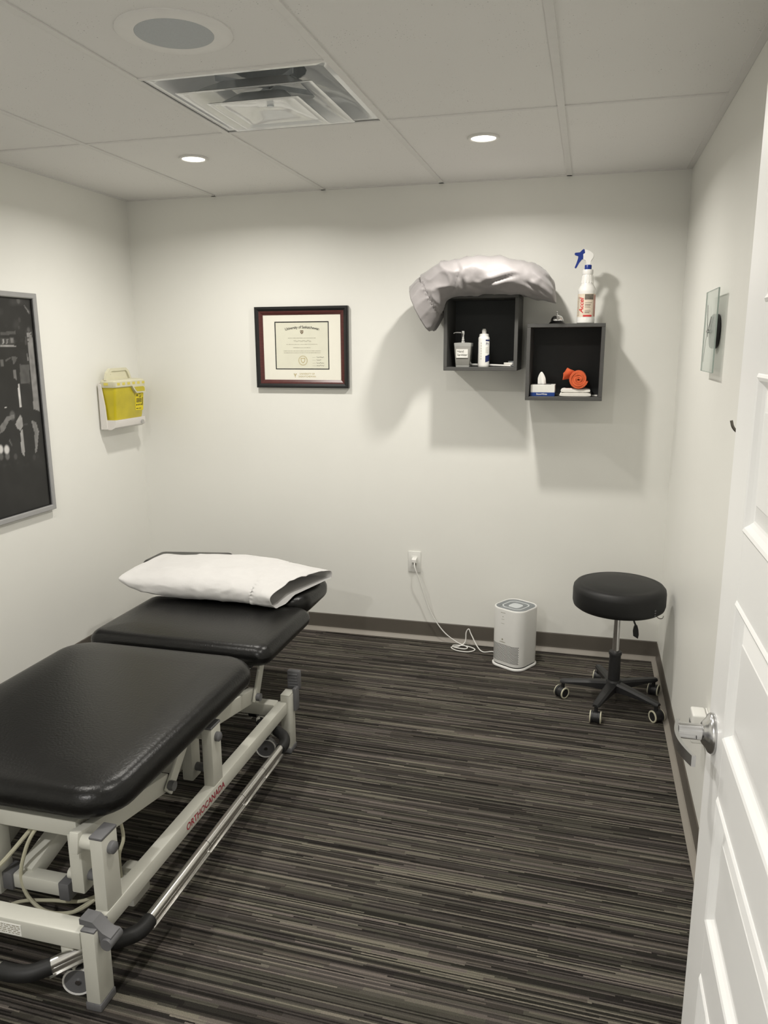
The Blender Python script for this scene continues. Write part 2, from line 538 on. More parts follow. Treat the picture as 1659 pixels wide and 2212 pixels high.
# --- suspended ceiling: slab, tees, tiles
ce = struct(obj('ceiling', bx(-0.1, XR + 0.1, YN - 0.1, 0.1, H + 0.165, H + 0.22), 'ceiling_void', smooth=False), 'suspended ceiling of off-white mineral tiles', 'ceiling')
gx = [0.5287, 1.1383, 1.7479, 2.3575]
TW = 0.012
xs = [0.0] + gx + [XR]
YB = [0.0, -1.106]                       # cross tees
y = -1.106
cross_long = [-1.106 - 1.2192 * k for k in range(1, 4)]
for x in gx:
    b_ = bx(x - TW, x + TW, YN, -0.001, H, H + 0.004); box(b_, x - 0.002, x + 0.002, YN, -0.001, H + 0.004, H + 0.03)
    obj('main_tee', b_, 'tee_white', ce, smooth=False)
def ctee(x0, x1, yy):
    b_ = bx(x0 + TW, x1 - TW, yy - 0.008, yy + 0.008, H + 0.0005, H + 0.0045); box(b_, x0 + TW, x1 - TW, yy - 0.001, yy + 0.001, H + 0.0045, H + 0.025)
    obj('cross_tee', b_, 'tee_white', ce, smooth=False)
def tile(x0, x1, y0, y1, hole=None):
    g = 0.004
    if hole is None:
        b_ = bx(x0 + g, x1 - g, y0 + g, y1 - g, H + 0.0042, H + 0.022)
    else:                                 # a round cut-out for the light that sits in it
        hx, hy, hr = hole
        n = 48
        b_ = new(); inner = []; outer = []
        X0, X1, Y0, Y1 = x0 + g, x1 - g, y0 + g, y1 - g
        for zz in (H + 0.0042, H + 0.022):
            ri = []; ro = []
            for i in range(n):
                a = 2 * PI * i / n; c, s = math.cos(a), math.sin(a)
                t = min(((X1 - hx) / c if c > 1e-9 else (X0 - hx) / c if c < -1e-9 else 9), ((Y1 - hy) / s if s > 1e-9 else (Y0 - hy) / s if s < -1e-9 else 9))
                ri.append(b_.verts.new((hx + hr * c, hy + hr * s, zz))); ro.append(b_.verts.new((hx + t * c, hy + t * s, zz)))
            # snap the nearest rim vertices to the true corners
            for cx in (X0, X1):
                for cy in (Y0, Y1):
                    v = min(ro, key=lambda q: (q.co.x - cx) ** 2 + (q.co.y - cy) ** 2); v.co.x = cx; v.co.y = cy
            inner.append(ri); outer.append(ro)
        for i in range(n):
            j = (i + 1) % n
            b_.faces.new((inner[0][i], outer[0][i], outer[0][j], inner[0][j])); b_.faces.new((inner[1][j], outer[1][j], outer[1][i], inner[1][i]))
            b_.faces.new((inner[0][j], inner[1][j], inner[1][i], inner[0][i])); b_.faces.new((outer[0][i], outer[1][i], outer[1][j], outer[0][j]))
        bmesh.ops.recalc_face_normals(b_, faces=b_.faces)
    obj('ceiling_tile', b_, 'tile', ce, smooth=False)
POTS = [(0.829, -0.785), (2.056, -0.785), (0.829, -2.25), (2.056, -2.25), (1.45, -4.3)]
SPK = (1.43, -2.0, 0.145)
for i in range(5):
    x0, x1 = xs[i], xs[i + 1]
    rows = [0.0, -1.106] + cross_long + [YN]
    if i == 2:                            # column with the square diffuser and the speaker tile
        rows = [0.0, -1.106, -1.7156] + cross_long + [YN]
    for a, b in zip(rows, rows[1:]):
        if i == 2 and abs(a + 1.106) < 1e-4:
            continue                       # diffuser sits here
        hole = None
        for px, py in POTS:
            if x0 < px < x1 and b < py < a: hole = (px, py, 0.052)
        if i == 2 and b < SPK[1] < a: hole = (SPK[0], SPK[1], 0.108)
        tile(x0, x1, b, a, hole)
    for yy in rows[1:-1]:
        ctee(x0, x1, yy)
for nm, b_ in (('b', bx(0.0, XR, -0.019, -0.0005, H, H + 0.004)), ('l', bx(0.0005, 0.019, YN, -0.0195, H, H + 0.004)), ('r', bx(XR - 0.024, XR - 0.0005, YN, -0.0195, H, H + 0.004))):
    obj('wall_angle', b_, 'tee_white', ce, smooth=False)

# --- the open door
DX, DY1, DY0, DZ1 = 2.74, -2.527, -3.335, 2.035
DT = 0.035
PY0, PY1 = DY0 + 0.145, DY1 - 0.145       # panel field across the door
PZ = [(0.225, 0.482), (0.595, 0.838), (0.945, 1.190), (1.305, 1.551), (1.658, 1.905)]
core = bx(DX + 0.0105, DX + DT - 0.0105, DY0, DY1, 0.012, DZ1)
door = obj('door_1', core, 'door_paint', smooth=False)
struct(door, 'white five-panel interior door standing open', 'door')
def stile(y0, y1, z0, z1, nm):
    obj(nm, bx(DX, DX + DT, y0, y1, z0, z1, 0.0008, 1), 'door_paint', door, smooth=False)
stile(PY1, DY1, 0.012, DZ1, 'stile'); stile(DY0, PY0, 0.012, DZ1, 'stile')
zz = [0.012] + [v for p in PZ for v in p] + [DZ1]
for a, b in zip(zz[0::2], zz[1::2]):
    stile(PY0, PY1, a, b, 'rail')
for a, b in PZ:
    # sticking: stepped moulding running round the recess, then a raised flat field
    def rr(i): return [(PY0 + i, a + i), (PY1 - i, a + i), (PY1 - i, b - i), (PY0 + i, b - i)]
    steps = [(-0.0012, 0.003), (-0.0012, -0.0003), (0.0, -0.0012), (0.004, -0.0035), (0.009, -0.0015), (0.015, 0.0045), (0.020, 0.0085), (0.024, 0.0098)]
    bm = new()
    R = [[bm.verts.new((DX + dx, yy_, z_)) for yy_, z_ in rr(i)] for i, dx in steps]
    for A, B in zip(R, R[1:]):
        for k in range(4): bm.faces.new((A[k], A[(k + 1) % 4], B[(k + 1) % 4], B[k]))
    bmesh.ops.recalc_face_normals(bm, faces=bm.faces)
    obj('moulding', bm, 'door_paint', door, smooth=False)
    bm = new()
    R = [[bm.verts.new((DX + dx, yy_, z_)) for yy_, z_ in rr(i)] for i, dx in ((0.022, 0.0100), (0.030, 0.0088), (0.052, 0.0040), (0.054, 0.0030))]
    for A, B in zip(R, R[1:]):
        for k in range(4): bm.faces.new((A[k], A[(k + 1) % 4], B[(k + 1) % 4], B[k]))
    bm.faces.new(R[-1])
    bmesh.ops.recalc_face_normals(bm, faces=bm.faces)
    obj('panel', bm, 'door_paint', door, smooth=False)
# lever set
LZ, LY = 0.911, -2.583
def rot_x(bm, c):                         # turn a z-axis lathe so that it points to -x at c
    mt = Matrix.Translation(Vector(c)) @ Matrix.Rotation(-PI / 2, 4, 'Y')
    bmesh.ops.transform(bm, matrix=mt, verts=bm.verts); return bm
rose = obj('rosette', rot_x(lathe(new(), [(0.0, 0.0), (0.0365, 0.0), (0.0365, 0.005), (0.034, 0.009), (0.027, 0.0125), (0.021, 0.018), (0.0185, 0.020), (0.0, 0.020)], n=40), (DX - 0.0005, LY, LZ)), 'satin_nickel', door)
neck = obj('lever', rot_x(lathe(new(), [(0.0, 0.0), (0.0145, 0.0), (0.0145, 0.042), (0.0, 0.042)], n=28), (DX - 0.0185, LY, LZ)), 'satin_nickel', door)
bm = new()
secs = []
for t in range(13):
    s = t / 12
    yv = LY + 0.020 - 0.130 * s
    xv = DX - 0.059 - 0.010 * math.sin(s * PI) + 0.012 * s * s
    hh = 0.0115 - 0.0015 * s
    secs.append([(xv + 0.0035, yv, LZ - hh), (xv + 0.0035, yv, LZ + hh), (xv - 0.0035, yv, LZ + hh), (xv - 0.0035, yv, LZ - hh)])
loft(bm, secs)
obj('lever_blade', bm, 'satin_nickel', neck, ang=0.5)
obj('set_screw', rot_x(lathe(new(), [(0, 0), (0.003, 0), (0.003, 0.001), (0, 0.001)], n=12), (DX - 0.03, LY - 0.0143, LZ - 0.004)), 'slot_dark', neck)
for hz in (0.22, 1.02, 1.82):
    obj('hinge', cyl(new(), (DX + DT + 0.004, DY0 - 0.003, hz - 0.045), (DX + DT + 0.004, DY0 - 0.003, hz + 0.045), 0.006, n=12), 'satin_nickel', door)

# --- recessed lights (the lamps of the room)
def pot(px, py, label, watts=None, tint=None):
    t = thing('recessed_light', label, 'ceiling light', (px, py, H - 0.004), group='recessed ceiling lights')
    bm = lathe(new(), [(0.047, 0.012), (0.047, 0.003), (0.050, 0.0005), (0.060, 0.0), (0.0615, 0.0025), (0.0605, 0.0085), (0.0515, 0.0105), (0.0515, 0.02)], (px, py, H - 0.004), n=48, close=False)
    obj('trim_ring', bm, 'pot_trim', t)
    obj('lens', lathe(new(), [(0, 0.0035), (0.030, 0.0032), (0.047, 0.005), (0.047, 0.010), (0, 0.010)], (px, py, H - 0.004), n=40), 'pot_lens', t)
    ld = bpy.data.lights.new('lamp', 'AREA')
    ld.shape = 'DISK'; ld.size = 0.092; ld.energy = watts or POT_W; ld.color = tint or POT_COL; ld.spread = math.radians(POT_SPREAD)
    lo = bpy.data.objects.new('lamp', ld); COL.objects.link(lo)
    lo.parent = t; lo.location = (0, 0, -0.002)
pot(*POTS[0], 'round lit recessed light in the ceiling tile next to the air diffuser', 11.4)
pot(*POTS[1], 'round lit recessed light in the ceiling above the grey box shelves')
pot(*POTS[2], 'round recessed light over the near half of the treatment table', 8.5)
pot(*POTS[3], 'round recessed light in the ceiling by the open door', 9.0)

pot(*POTS[4], 'round recessed light in the ceiling by the entrance', HALL_W, (1.0, 0.98, 0.95))

# --- ceiling speaker
t = thing('ceiling_speaker', 'round in-ceiling speaker with grey mesh and wide off-white trim', 'speaker', (SPK[0], SPK[1], H - 0.004))
obj('trim_ring', lathe(new(), [(0.099, 0.008), (0.099, 0.003), (0.103, 0.0022), (0.140, 0.003), (0.146, 0.0055), (0.146, 0.0088), (0.106, 0.0095), (0.106, 0.022)], (SPK[0], SPK[1], H - 0.004), n=64, close=False), 'speaker_trim', t)
obj('grille', lathe(new(), [(0.0, 0.0016), (0.085, 0.0018), (0.0985, 0.003), (0.0985, 0.008), (0, 0.008)], (SPK[0], SPK[1], H - 0.004), n=64), 'speaker_grille', t)

# --- square air diffuser
dx0, dx1, dy0, dy1 = 1.1383 + 0.013, 1.7479 - 0.013, -1.7156 + 0.009, -1.106 - 0.009
cxd, cyd = (dx0 + dx1) / 2, (dy0 + dy1) / 2
t = thing('air_diffuser', 'square white louvred air diffuser set in the ceiling grid', 'air vent', (cxd, cyd, H - 0.02))
def sq(h, z, r=0.004): return [(x_, y_, z) for x_, y_ in rrect(cxd - h, cxd + h, cyd - h, cyd + h, r, 5)]
def sqy(h, hy, z, r): return [(x_, y_, z) for x_, y_ in rrect(cxd - h, cxd + h, cyd - hy, cyd + hy, r, 5)]
hh = (dx1 - dx0) / 2
obj('outer_frame', loft(new(), [sq(hh, H + 0.012), sq(hh, H + 0.0055), sq(0.272, H + 0.0045, 0.02), sq(0.266, H + 0.016, 0.03), sq(0.245, H + 0.045, 0.04), sq(0.20, H + 0.075, 0.06), sq(0.15, H + 0.092, 0.149), sq(0.12, H + 0.098, 0.1199)], (False, False)), 'diffuser_white', t, ang=0.9)
def cone(h, z, top, rise):
    return loft(new(), [sq(h, z), sq(h - 0.018, z + 0.001, 0.01), sq(top, z + rise, 0.03), sq(top - 0.006, z + rise, 0.03), sq(h - 0.024, z + 0.003, 0.01), sq(h, z + 0.0015)], (False, False))
obj('cone', cone(0.222, H - 0.018, 0.125, 0.055), 'diffuser_white', t, ang=0.9)
obj('cone', cone(0.152, H - 0.034, 0.085, 0.045), 'diffuser_white', t, ang=0.9)
obj('centre_plate', loft(new(), [sq(0.128, H - 0.028, 0.012), sq(0.105, H - 0.026, 0.03), sq(0.060, H - 0.012, 0.05), sq(0.04, H - 0.008, 0.03)], (False, True)), 'diffuser_white', t, ang=0.9)
obj('centre_screw', cyl(new(), (cxd, cyd, H - 0.013), (cxd, cyd, H - 0.007), 0.011, n=16), 'duct_metal', t)
obj('duct_collar', cyl(new(), (cxd, cyd, H + 0.097), (cxd, cyd, H + 0.162), 0.121, n=40, caps=False), 'duct_metal', t)
for s in (-1, 1):
    obj('hanger_strap', beam(new(), (cxd - 0.13 * s, cyd - 0.13, H + 0.045), (cxd + 0.13 * s, cyd + 0.13, H + 0.045 + 0.006), 0.016, 0.003, side=(0, 0, 1), bev=0), 'duct_metal', t)

# ================================================================== TREATMENT TABLE
T = thing('treatment_table', 'black vinyl padded treatment table on a white steel hi-lo frame', 'treatment table', (1.06, -1.95, 0))
XL0, XR0 = 0.675, 1.385                   # centre lines of the two side rails
def mirror_x(x): return XL0 + XR0 - x
def cushion(x0, x1, y0, y1, z0, z1, rc, re=0.03, crown=0.006):
    rings = []
    for k in range(7):                     # lower rounding, side, upper rounding
        a = PI / 2 * k / 6
        rings.append((re * (1 - math.sin(a)) * 0.9, z0 + re * 0.9 * (1 - math.cos(a))))
    for k in range(7):
        a = PI / 2 * k / 6
        rings.append((re * (1 - math.cos(a)), z1 - re + re * math.sin(a)))
    rings += [(re + 0.03, z1 + crown * 0.6), (re + 0.09, z1 + crown)]
    R = []
    for i, z in rings:
        R.append([(x, y, z) for x, y in rrect(x0 + i, x1 - i, y0 + i, y1 - i, max(rc - i * 0.6, 0.012), 8)])
    return loft(new(), R)
obj('leg_cushion', cushion(0.645, 1.410, -2.505, -1.585, 0.430, 0.520, 0.115, 0.044), 'black_vinyl', T, ang=1.5)
obj('seat_cushion', cushion(0.648, 1.407, -1.530, -1.035, 0.437, 0.518, 0.05, 0.042), 'black_vinyl', T, ang=1.5)
obj('head_cushion', cushion(0.70, 1.360, -1.02, -0.63, 0.447, 0.538, 0.10, 0.04), 'black_vinyl', T, ang=1.5)
bm = cushion(0.372, 0.79, -0.69, -0.485, 0.0, 0.052, 0.03, 0.02)
for v in bm.verts: v.co.z += 0.500 + 0.02 * (v.co.x - 0.372) / 0.42
obj('arm_pad', bm, 'black_vinyl', T, ang=1.5)
obj('pad_bracket', beam(new(), (0.45, -0.60, 0.488), (0.90, -0.78, 0.440), 0.04, 0.012, side=(0, 1, 0)), 'dark_plastic', T)
# deck plates under the cushions
for nm, y0, y1, x0, x1 in (('deck_board', -2.40, -1.62, 0.80, 1.33), ('deck_board', -1.50, -1.07, 0.80, 1.33), ('deck_board', -1.0, -0.74, 0.83, 1.30)):
    obj(nm, bx(x0, x1, y0, y1, 0.425, 0.4405, 0.002), 'dark_plastic', T)
for s in (0, 1):
    f = (lambda x: x) if s == 0 else mirror_x
    def xb(a, b): return (min(f(a), f(b)), max(f(a), f(b)))
    # legs with foot caps
    for y0, y1, zt in ((-2.605, -2.545, 0.222), (-1.340, -1.280, 0.246)):
        a, b = xb(1.372, 1.412)
        lg = obj('leg', bx(a, b, y0, y1, 0.020, zt, 0.005), 'white_steel', T)
        obj('foot_cap', bx(a - 0.002, b + 0.002, y0 - 0.002, y1 + 0.002, 0.0, 0.022, 0.004), 'grey_plastic', lg)
        obj('top_cap', bx(a + 0.001, b - 0.001, y0 + 0.001, y1 - 0.001, zt - 0.002, zt + 0.004, 0.002), 'grey_plastic' if y0 < -2 else 'white_steel', lg)
    a, b = xb(1.362, 1.402)
    rail = obj('side_rail', bx(a, b, -2.552, -1.335, 0.172, 0.222, 0.006), 'white_steel', T)
    if s == 0:
        tb = text_bm('ORTHOCANADA', 0.0315, spacing=1.02, bold=0.0006)
        place(tb, (1.4026, -2.018, 0.1965), (0, 1, 0), (0, 0, 1))
        obj('lettering', tb, 'red_print', rail, smooth=False)
    # uprights with caps and pivots
    for yc in (-2.497, -1.925):
        a, b = xb(1.363, 1.399)
        up = obj('upright', bx(a, b, yc - 0.032, yc + 0.032, 0.215, 0.418, 0.004), 'white_steel', T)
        obj('upright_cap', bx(a - 0.0005, b + 0.0005, yc - 0.0325, yc + 0.0325, 0.417, 0.425, 0.0025), 'grey_plastic', up)
        bm = cyl(new(), (f(1.322), yc, 0.386), (f(1.365), yc, 0.386), 0.019, n=24)
        obj('pivot_sleeve', bm, 'white_steel', up)
        bm = cyl(new(), (f(1.3985), yc, 0.382), (f(1.411), yc, 0.382), 0.0155, n=20); cyl(bm, (f(1.411), yc, 0.382), (f(1.4155), yc, 0.382), 0.0155, 0.010, n=20)
        obj('pivot_cap', bm, 'grey_plastic', up)
    # swing arms and links
    for ya, za, yb, zb_, yt in ((-2.50, 0.387, -2.11, 0.312, -1.955), (-1.925, 0.387, -1.475, 0.302, -1.395)):
        obj('swing_arm', beam(new(), (f(1.310), ya - 0.02, za + 0.004), (f(1.310), yb + 0.012, zb_ - 0.002), 0.026, 0.056), 'white_steel', T)
        lk = obj('link', beam(new(), (f(1.331), yb - 0.006, zb_ - 0.024), (f(1.331), yt, 0.442), 0.012, 0.042, bev=0.004), 'white_steel', T)
        bm = cyl(new(), (f(1.334), yb, zb_ - 0.002), (f(1.352), yb, zb_ - 0.002), 0.015, n=20)
        obj('pivot_cap', bm, 'grey_plastic', lk)
    # hanging tubes that carry the cross beams
    for yc, zl in ((-2.455, 0.215), (-1.885, 0.20)):
        a, b = xb(1.262, 1.300)
        hg = obj('hanger_tube', bx(a, b, yc - 0.028, yc + 0.028, zl, 0.385, 0.004), 'white_steel', T)
        bm = cyl(new(), (f(1.300), yc, zl + 0.04), (f(1.330), yc, zl + 0.04), 0.014, n=18)
        obj('pivot_cap', bm, 'grey_plastic', hg)
        bm = cyl(new(), (f(1.240), yc, zl + 0.035), (f(1.263), yc, zl + 0.035), 0.015, n=18)
        obj('pivot_sleeve', bm, 'white_steel', hg)
    # deck rail
    a, b = xb(1.268, 1.300)
    obj('deck_rail', bx(a, b, -2.36, -0.80, 0.395, 0.426, 0.003), 'white_steel', T)
# cross members
obj('end_rail', bx(XL0 + 0.02, XR0 - 0.02, -2.597, -2.545, 0.158, 0.208, 0.006), 'white_steel', T)
obj('end_rail', bx(XL0 + 0.02, XR0 - 0.02, -1.385, -1.336, 0.176, 0.226, 0.006), 'white_steel', T)
er = obj('rating_plate', bx(1.128, 1.197, -2.5985, -2.5965, 0.165, 0.196), 'label_white', T, smooth=False)
random.seed(4)
bm = new()
for k in range(5):
    z = 0.1915 - k * 0.0053; x = 1.131
    while x < 1.192:
        l = random.uniform(0.003, 0.012)
        box(bm, x, min(x + l, 1.194), -2.5989, -2.5984, z - 0.0011, z + 0.0009); x += l + random.uniform(0.002, 0.006)
obj('fine_print', bm, 'ink_soft', er, smooth=False)
obj('deck_beam', bx(0.80, 1.27, -2.455, -2.405, 0.355, 0.402, 0.004), 'white_steel', T)
obj('deck_beam', bx(0.80, 1.30, -1.63, -1.595, 0.38, 0.426, 0.004), 'white_steel', T)
cb = obj('cross_beam', bx(1.01, 1.235, -2.46, -2.42, 0.172, 0.214, 0.004), 'white_steel', T)
for a in (1.205, 1.03):
    obj('beam_cap', bx(a, a + 0.032, -2.466, -2.414, 0.167, 0.218, 0.003), 'grey_plastic', cb)
obj('cross_beam', bx(0.86, 1.24, -1.905, -1.865, 0.21, 0.255, 0.004), 'white_steel', T)
obj('lift_arm', beam(new(), (1.085, -2.43, 0.20), (1.135, -2.05, 0.37), 0.045, 0.055), 'white_steel', T)
obj('lift_arm', beam(new(), (0.93, -2.43, 0.20), (0.95, -2.05, 0.37), 0.045, 0.055), 'white_steel', T)
lt = obj('hanger_tube', bx(0.985, 1.030, -2.475, -2.42, 0.155, 0.40, 0.004), 'white_steel', T)
obj('bolt', cyl(new(), (1.012, -2.483, 0.352), (1.012, -2.474, 0.352), 0.012, n=14), 'chrome', lt)
ac = obj('actuator', cyl(new(), (1.13, -2.30, 0.27), (1.13, -1.92, 0.36), 0.032, n=20), 'grey_plastic', T)
obj('actuator_motor', bx(1.08, 1.20, -2.22, -2.06, 0.255, 0.375, 0.02, 3), 'grey_plastic', T)
obj('gas_spring', cyl(new(), (1.25, -1.93, 0.31), (1.25, -1.70, 0.425), 0.010, n=14), 'aluminium', T)
obj('gas_spring_end', cyl(new(), (1.25, -1.945, 0.303), (1.25, -1.905, 0.323), 0.014, n=14), 'black_rubber', T)
obj('control_box', bx(1.275, 1.345, -2.345, -2.26, 0.075, 0.155, 0.006), 'white_steel', T)
obj('control_box_bracket', bx(1.30, 1.345, -2.32, -2.285, 0.150, 0.177, 0.002), 'white_steel', T)
# foot bar that runs round the base
def bar_seg(a, b, nm='foot_bar'):
    bm = cyl(new(), a, b, 0.0135, n=20)
    a = Vector(a); b = Vector(b)
    beam(bm, a - Vector((0, 0, 0.017)), b - Vector((0, 0, 0.017)), 0.020, 0.016, side=(b - a).cross(Vector((0, 0, 1))), bev=0.002)
    beam(bm, a - Vector((0, 0, 0.027)), b - Vector((0, 0, 0.027)), 0.028, 0.004, side=(b - a).cross(Vector((0, 0, 1))), bev=0.001)
    return obj(nm, bm, 'aluminium', T)
BZ, BX = 0.136, 1.450
def bend(pts): return obj('bar_bend', tube(new(), pts, 0.0205, 16, 6), 'black_rubber', T)
cuts = [-2.440, -2.12, -1.87, -1.70, -1.53]
for a, b in zip(cuts, cuts[1:]):
    bar_seg((BX, a + 0.001, BZ), (BX, b - 0.001, BZ))
mx_ = mirror_x(BX)
bar_seg((mx_, -2.44, BZ), (mx_, -1.53, BZ))
bend([(BX, -2.432, BZ - 0.006), (BX - 0.004, -2.475, BZ - 0.006), (BX - 0.036, -2.510, BZ - 0.006), (BX - 0.085, -2.530, BZ - 0.006)])
bar_seg((BX - 0.08, -2.528, BZ - 0.002), (1.285, -2.622, BZ - 0.014))
bend([(1.292, -2.617, BZ - 0.018), (1.255, -2.645, BZ - 0.022), (1.215, -2.656, BZ - 0.022), (1.175, -2.656, BZ - 0.022)])
bar_seg((1.18, -2.656, BZ - 0.014), (0.92, -2.656, BZ - 0.014))
bend([(0.925, -2.656, BZ - 0.022), (0.885, -2.656, BZ - 0.022), (0.845, -2.645, BZ - 0.022), (0.808, -2.617, BZ - 0.018)])
bar_seg((0.815, -2.622, BZ - 0.014), (mx_ + 0.08, -2.528, BZ - 0.002))
bend([(mx_ + 0.085, -2.530, BZ - 0.006), (mx_ + 0.036, -2.510, BZ - 0.006), (mx_ + 0.004, -2.475, BZ - 0.006), (mx_, -2.432, BZ - 0.006)])
bend([(BX, -1.535, BZ - 0.006), (BX + 0.001, -1.50, BZ - 0.002), (BX - 0.016, -1.462, BZ + 0.006), (BX - 0.055, -1.435, BZ + 0.012)])
bar_seg((BX - 0.05, -1.438, BZ + 0.016), (1.34, -1.405, BZ + 0.02))
bend([(1.345, -1.403, BZ + 0.014), (1.31, -1.39, BZ + 0.014), (1.27, -1.30, BZ + 0.0), (1.22, -1.29, BZ)])
bar_seg((1.225, -1.29, BZ), (0.86, -1.29, BZ))
# casters
def caster(x, y, ang):
    c = obj('caster', bx(x - 0.018, x + 0.018, y - 0.018, y + 0.018, 0.080, 0.170, 0.003), 'white_steel', T)
    d = Vector((math.cos(ang), math.sin(ang), 0)); n = Vector((-math.sin(ang), math.cos(ang), 0))
    ctr = Vector((x, y, 0.040)) + d * 0.012
    bm = cyl(new(), ctr - n * 0.012, ctr + n * 0.012, 0.040, n=28)
    obj('wheel', bm, 'grey_plastic', c)
    bm = new()
    rr_ = [[ctr + n * t + (d * math.cos(a) + Vector((0, 0, 1)) * math.sin(a)) * r for a in [2 * PI * i / 28 for i in range(28)]] for t, r in ((-0.0105, 0.0402), (-0.0135, 0.039), (-0.0135, 0.035), (-0.0105, 0.034))]
    loft(bm, rr_, (False, False))
    obj('wheel_rim', bm, 'tee_white', c)
    obj('axle', cyl(new(), ctr - n * 0.016, ctr + n * 0.016, 0.007, n=12), 'chrome', c)
    bm = new()
    beam(bm, ctr + n * 0.0175 + Vector((0, 0, -0.01)), ctr + n * 0.0175 - d * 0.010 + Vector((0, 0, 0.046)), 0.004, 0.045, side=n, bev=0.001)
    beam(bm, ctr - n * 0.0005 - d * 0.012 + Vector((0, 0, 0.041)), ctr - n * 0.0005 - d * 0.012 + Vector((0, 0, 0.047)), 0.04, 0.05, side=n, bev=0.002)
    obj('fork', bm, 'dark_plastic', c)
caster(1.312, -2.565, PI * 0.1)
caster(mirror_x(1.312), -2.565, PI * 0.9)
caster(1.312, -1.385, PI * 0.1)
caster(mirror_x(1.312), -1.385, PI * 0.9)
# brake pedals
pd = obj('brake_pedal', prism(new(), [(1.362, 0.243), (1.398, 0.240), (1.424, 0.215), (1.446, 0.206), (1.450, 0.188), (1.434, 0.178), (1.4165, 0.188), (1.4135, 0.205), (1.392, 0.2275), (1.362, 0.2275)], 'y', -2.590, -2.553), 'grey_plastic', T, ang=0.4)
obj('pedal_knob', cyl(new(), (1.437, -2.598, 0.191), (1.437, -2.548, 0.191), 0.0150, n=22), 'grey_plastic', pd)
pd = obj('brake_pedal', bx(1.408, 1.424, -1.300, -1.262, 0.165, 0.262, 0.004), 'grey_plastic', T)
ft = obj('pedal_tread', bx(1.375, 1.428, -1.268, -1.245, 0.245, 0.322, 0.004), 'grey_plastic', pd)
for k in range(5):
    obj('tread_rib', bx(1.381, 1.420, -1.2725, -1.2675, 0.258 + k * 0.012, 0.263 + k * 0.012, 0.001, 1), 'grey_plastic', pd)
# cables under the table
for pts, r, m_ in (
    ([(1.165, -2.34, 0.40), (1.130, -2.44, 0.345), (1.096, -2.455, 0.265), (1.085, -2.458, 0.20), (1.105, -2.458, 0.145), (1.160, -2.46, 0.117), (1.235, -2.45, 0.125), (1.295, -2.43, 0.165), (1.285, -2.36, 0.16)], 0.0052, 'cream_cable'),
    ([(0.90, -2.50, 0.05), (0.99, -2.47, 0.085), (1.06, -2.45, 0.12), (1.15, -2.44, 0.135), (1.24, -2.43, 0.142), (1.30, -2.40, 0.16)], 0.0048, 'cream_cable'),
    ([(1.08, -2.49, 0.075), (1.15, -2.475, 0.095), (1.21, -2.46, 0.115), (1.28, -2.43, 0.155)], 0.003, 'cream_cable'),
    ([(1.150, -2.36, 0.40), (1.10, -2.42, 0.33), (1.04, -2.49, 0.25), (0.96, -2.53, 0.19)], 0.006, 'cream_cable'),
    ([(1.27, -2.30, 0.33), (1.305, -2.32, 0.32), (1.325, -2.34, 0.285), (1.315, -2.35, 0.24), (1.300, -2.33, 0.155)], 0.005, 'cream_cable')):
    obj('cable', tube(new(), pts, r, 8, 8), m_, T)

# ================================================================== PILLOWS
def spow(v, p): return math.copysign(abs(v) ** p, v)
def V(*a): return Vector(a)
def ridge(q):
    return (1.0 - min(1.0, abs(noise.noise(q)) * 2.2)) ** 2
def case_ring(c, u, s, n, pu, ps, low):
    ring = []
    for k in range(n):
        a = 2 * PI * k / n
        sn = spow(math.sin(a), pu)
        h = (sn * (1 + low) if sn > 0 else sn * (1 - low)) - low
        ring.append((c + u * h + s * spow(math.cos(a), ps), (u * math.sin(a) + s * math.cos(a)), a))
    return ring
def bag(bm, secs, n=120, pu=1.0, ps=0.8, amp=0.004, fold=0.004, aniso=None, fr=14.0, seed=0.0, sub=10, fix=None, low=0.0, seam=0.0):
    """skin of a stuffed pillowcase through sections (centre, up half vector, side half vector)"""
    C = [catmull([s[i] for s in secs], sub) for i in range(3)]
    R = list(zip(*C)); m = len(R) - 1
    rings = []
    for i, (c, u, s) in enumerate(R):
        ring = []; t = i / m
        for p, d, a in case_ring(c, u, s, n, pu, ps, low):
            dl = d.normalized() if d.length > 1e-6 else V(0, 0, 1)
            q = V(p.x, p.y, p.z) * fr + V(seed, 0, 0)
            g = aniso(p) if aniso else q
            w_ = noise.noise(q) * amp + (ridge(g) - 0.35) * fold + (ridge(g * 2.1 + V(4, 1, 7)) - 0.35) * fold * 0.30
            w_ *= min(1.0, u.length / 0.03)
            if seam: w_ += seam * math.sin(a * 34) * math.exp(-((1 - t) / 0.035) ** 2)
            p = p + dl * w_
            if fix: p = fix(p)
            ring.append(p)
        rings.append(ring)
    return loft(bm, rings, (True, False))
def hem(bm, secs, n=136, ruf=0.003, sub=8, wave=0.0, fix=None, seed=0.0, pu=0.9, ps=0.8, thick=0.0016, low=0.0, nw=34):
    """gathered hem from the seam to the open mouth, doubled back inside"""
    C = [catmull([s[i] for s in secs], sub) for i in range(3)]
    R = list(zip(*C)); m = len(R) - 1
    rings = []
    for i, (c, u, s) in enumerate(R):
        t = i / m; ring = []
        for p, d, a in case_ring(c, u, s, n, pu, ps, low):
            d = d.normalized()
            rf = ruf * math.sin(a * nw + seed) * math.exp(-((t - 0.10) / 0.14) ** 2)
            wv = wave * t * (math.sin(a * 3 + 1.2 + seed) * 0.7 + math.sin(a * 5 + 0.4) * 0.5 + noise.noise(p * 18) * 0.9)
            wv += 0.004 * (ridge(p * 16 + V(seed, 0, 0)) - 0.35)
            p = p + d * (rf + wv)
            if fix: p = fix(p)
            ring.append(p)
        rings.append(ring)
    inner = [[p + ((R[i][0] - p).normalized() * thick) for p in rings[i]] for i in range(m, -1, -1)]
    return loft(bm, rings + inner, (False, False))

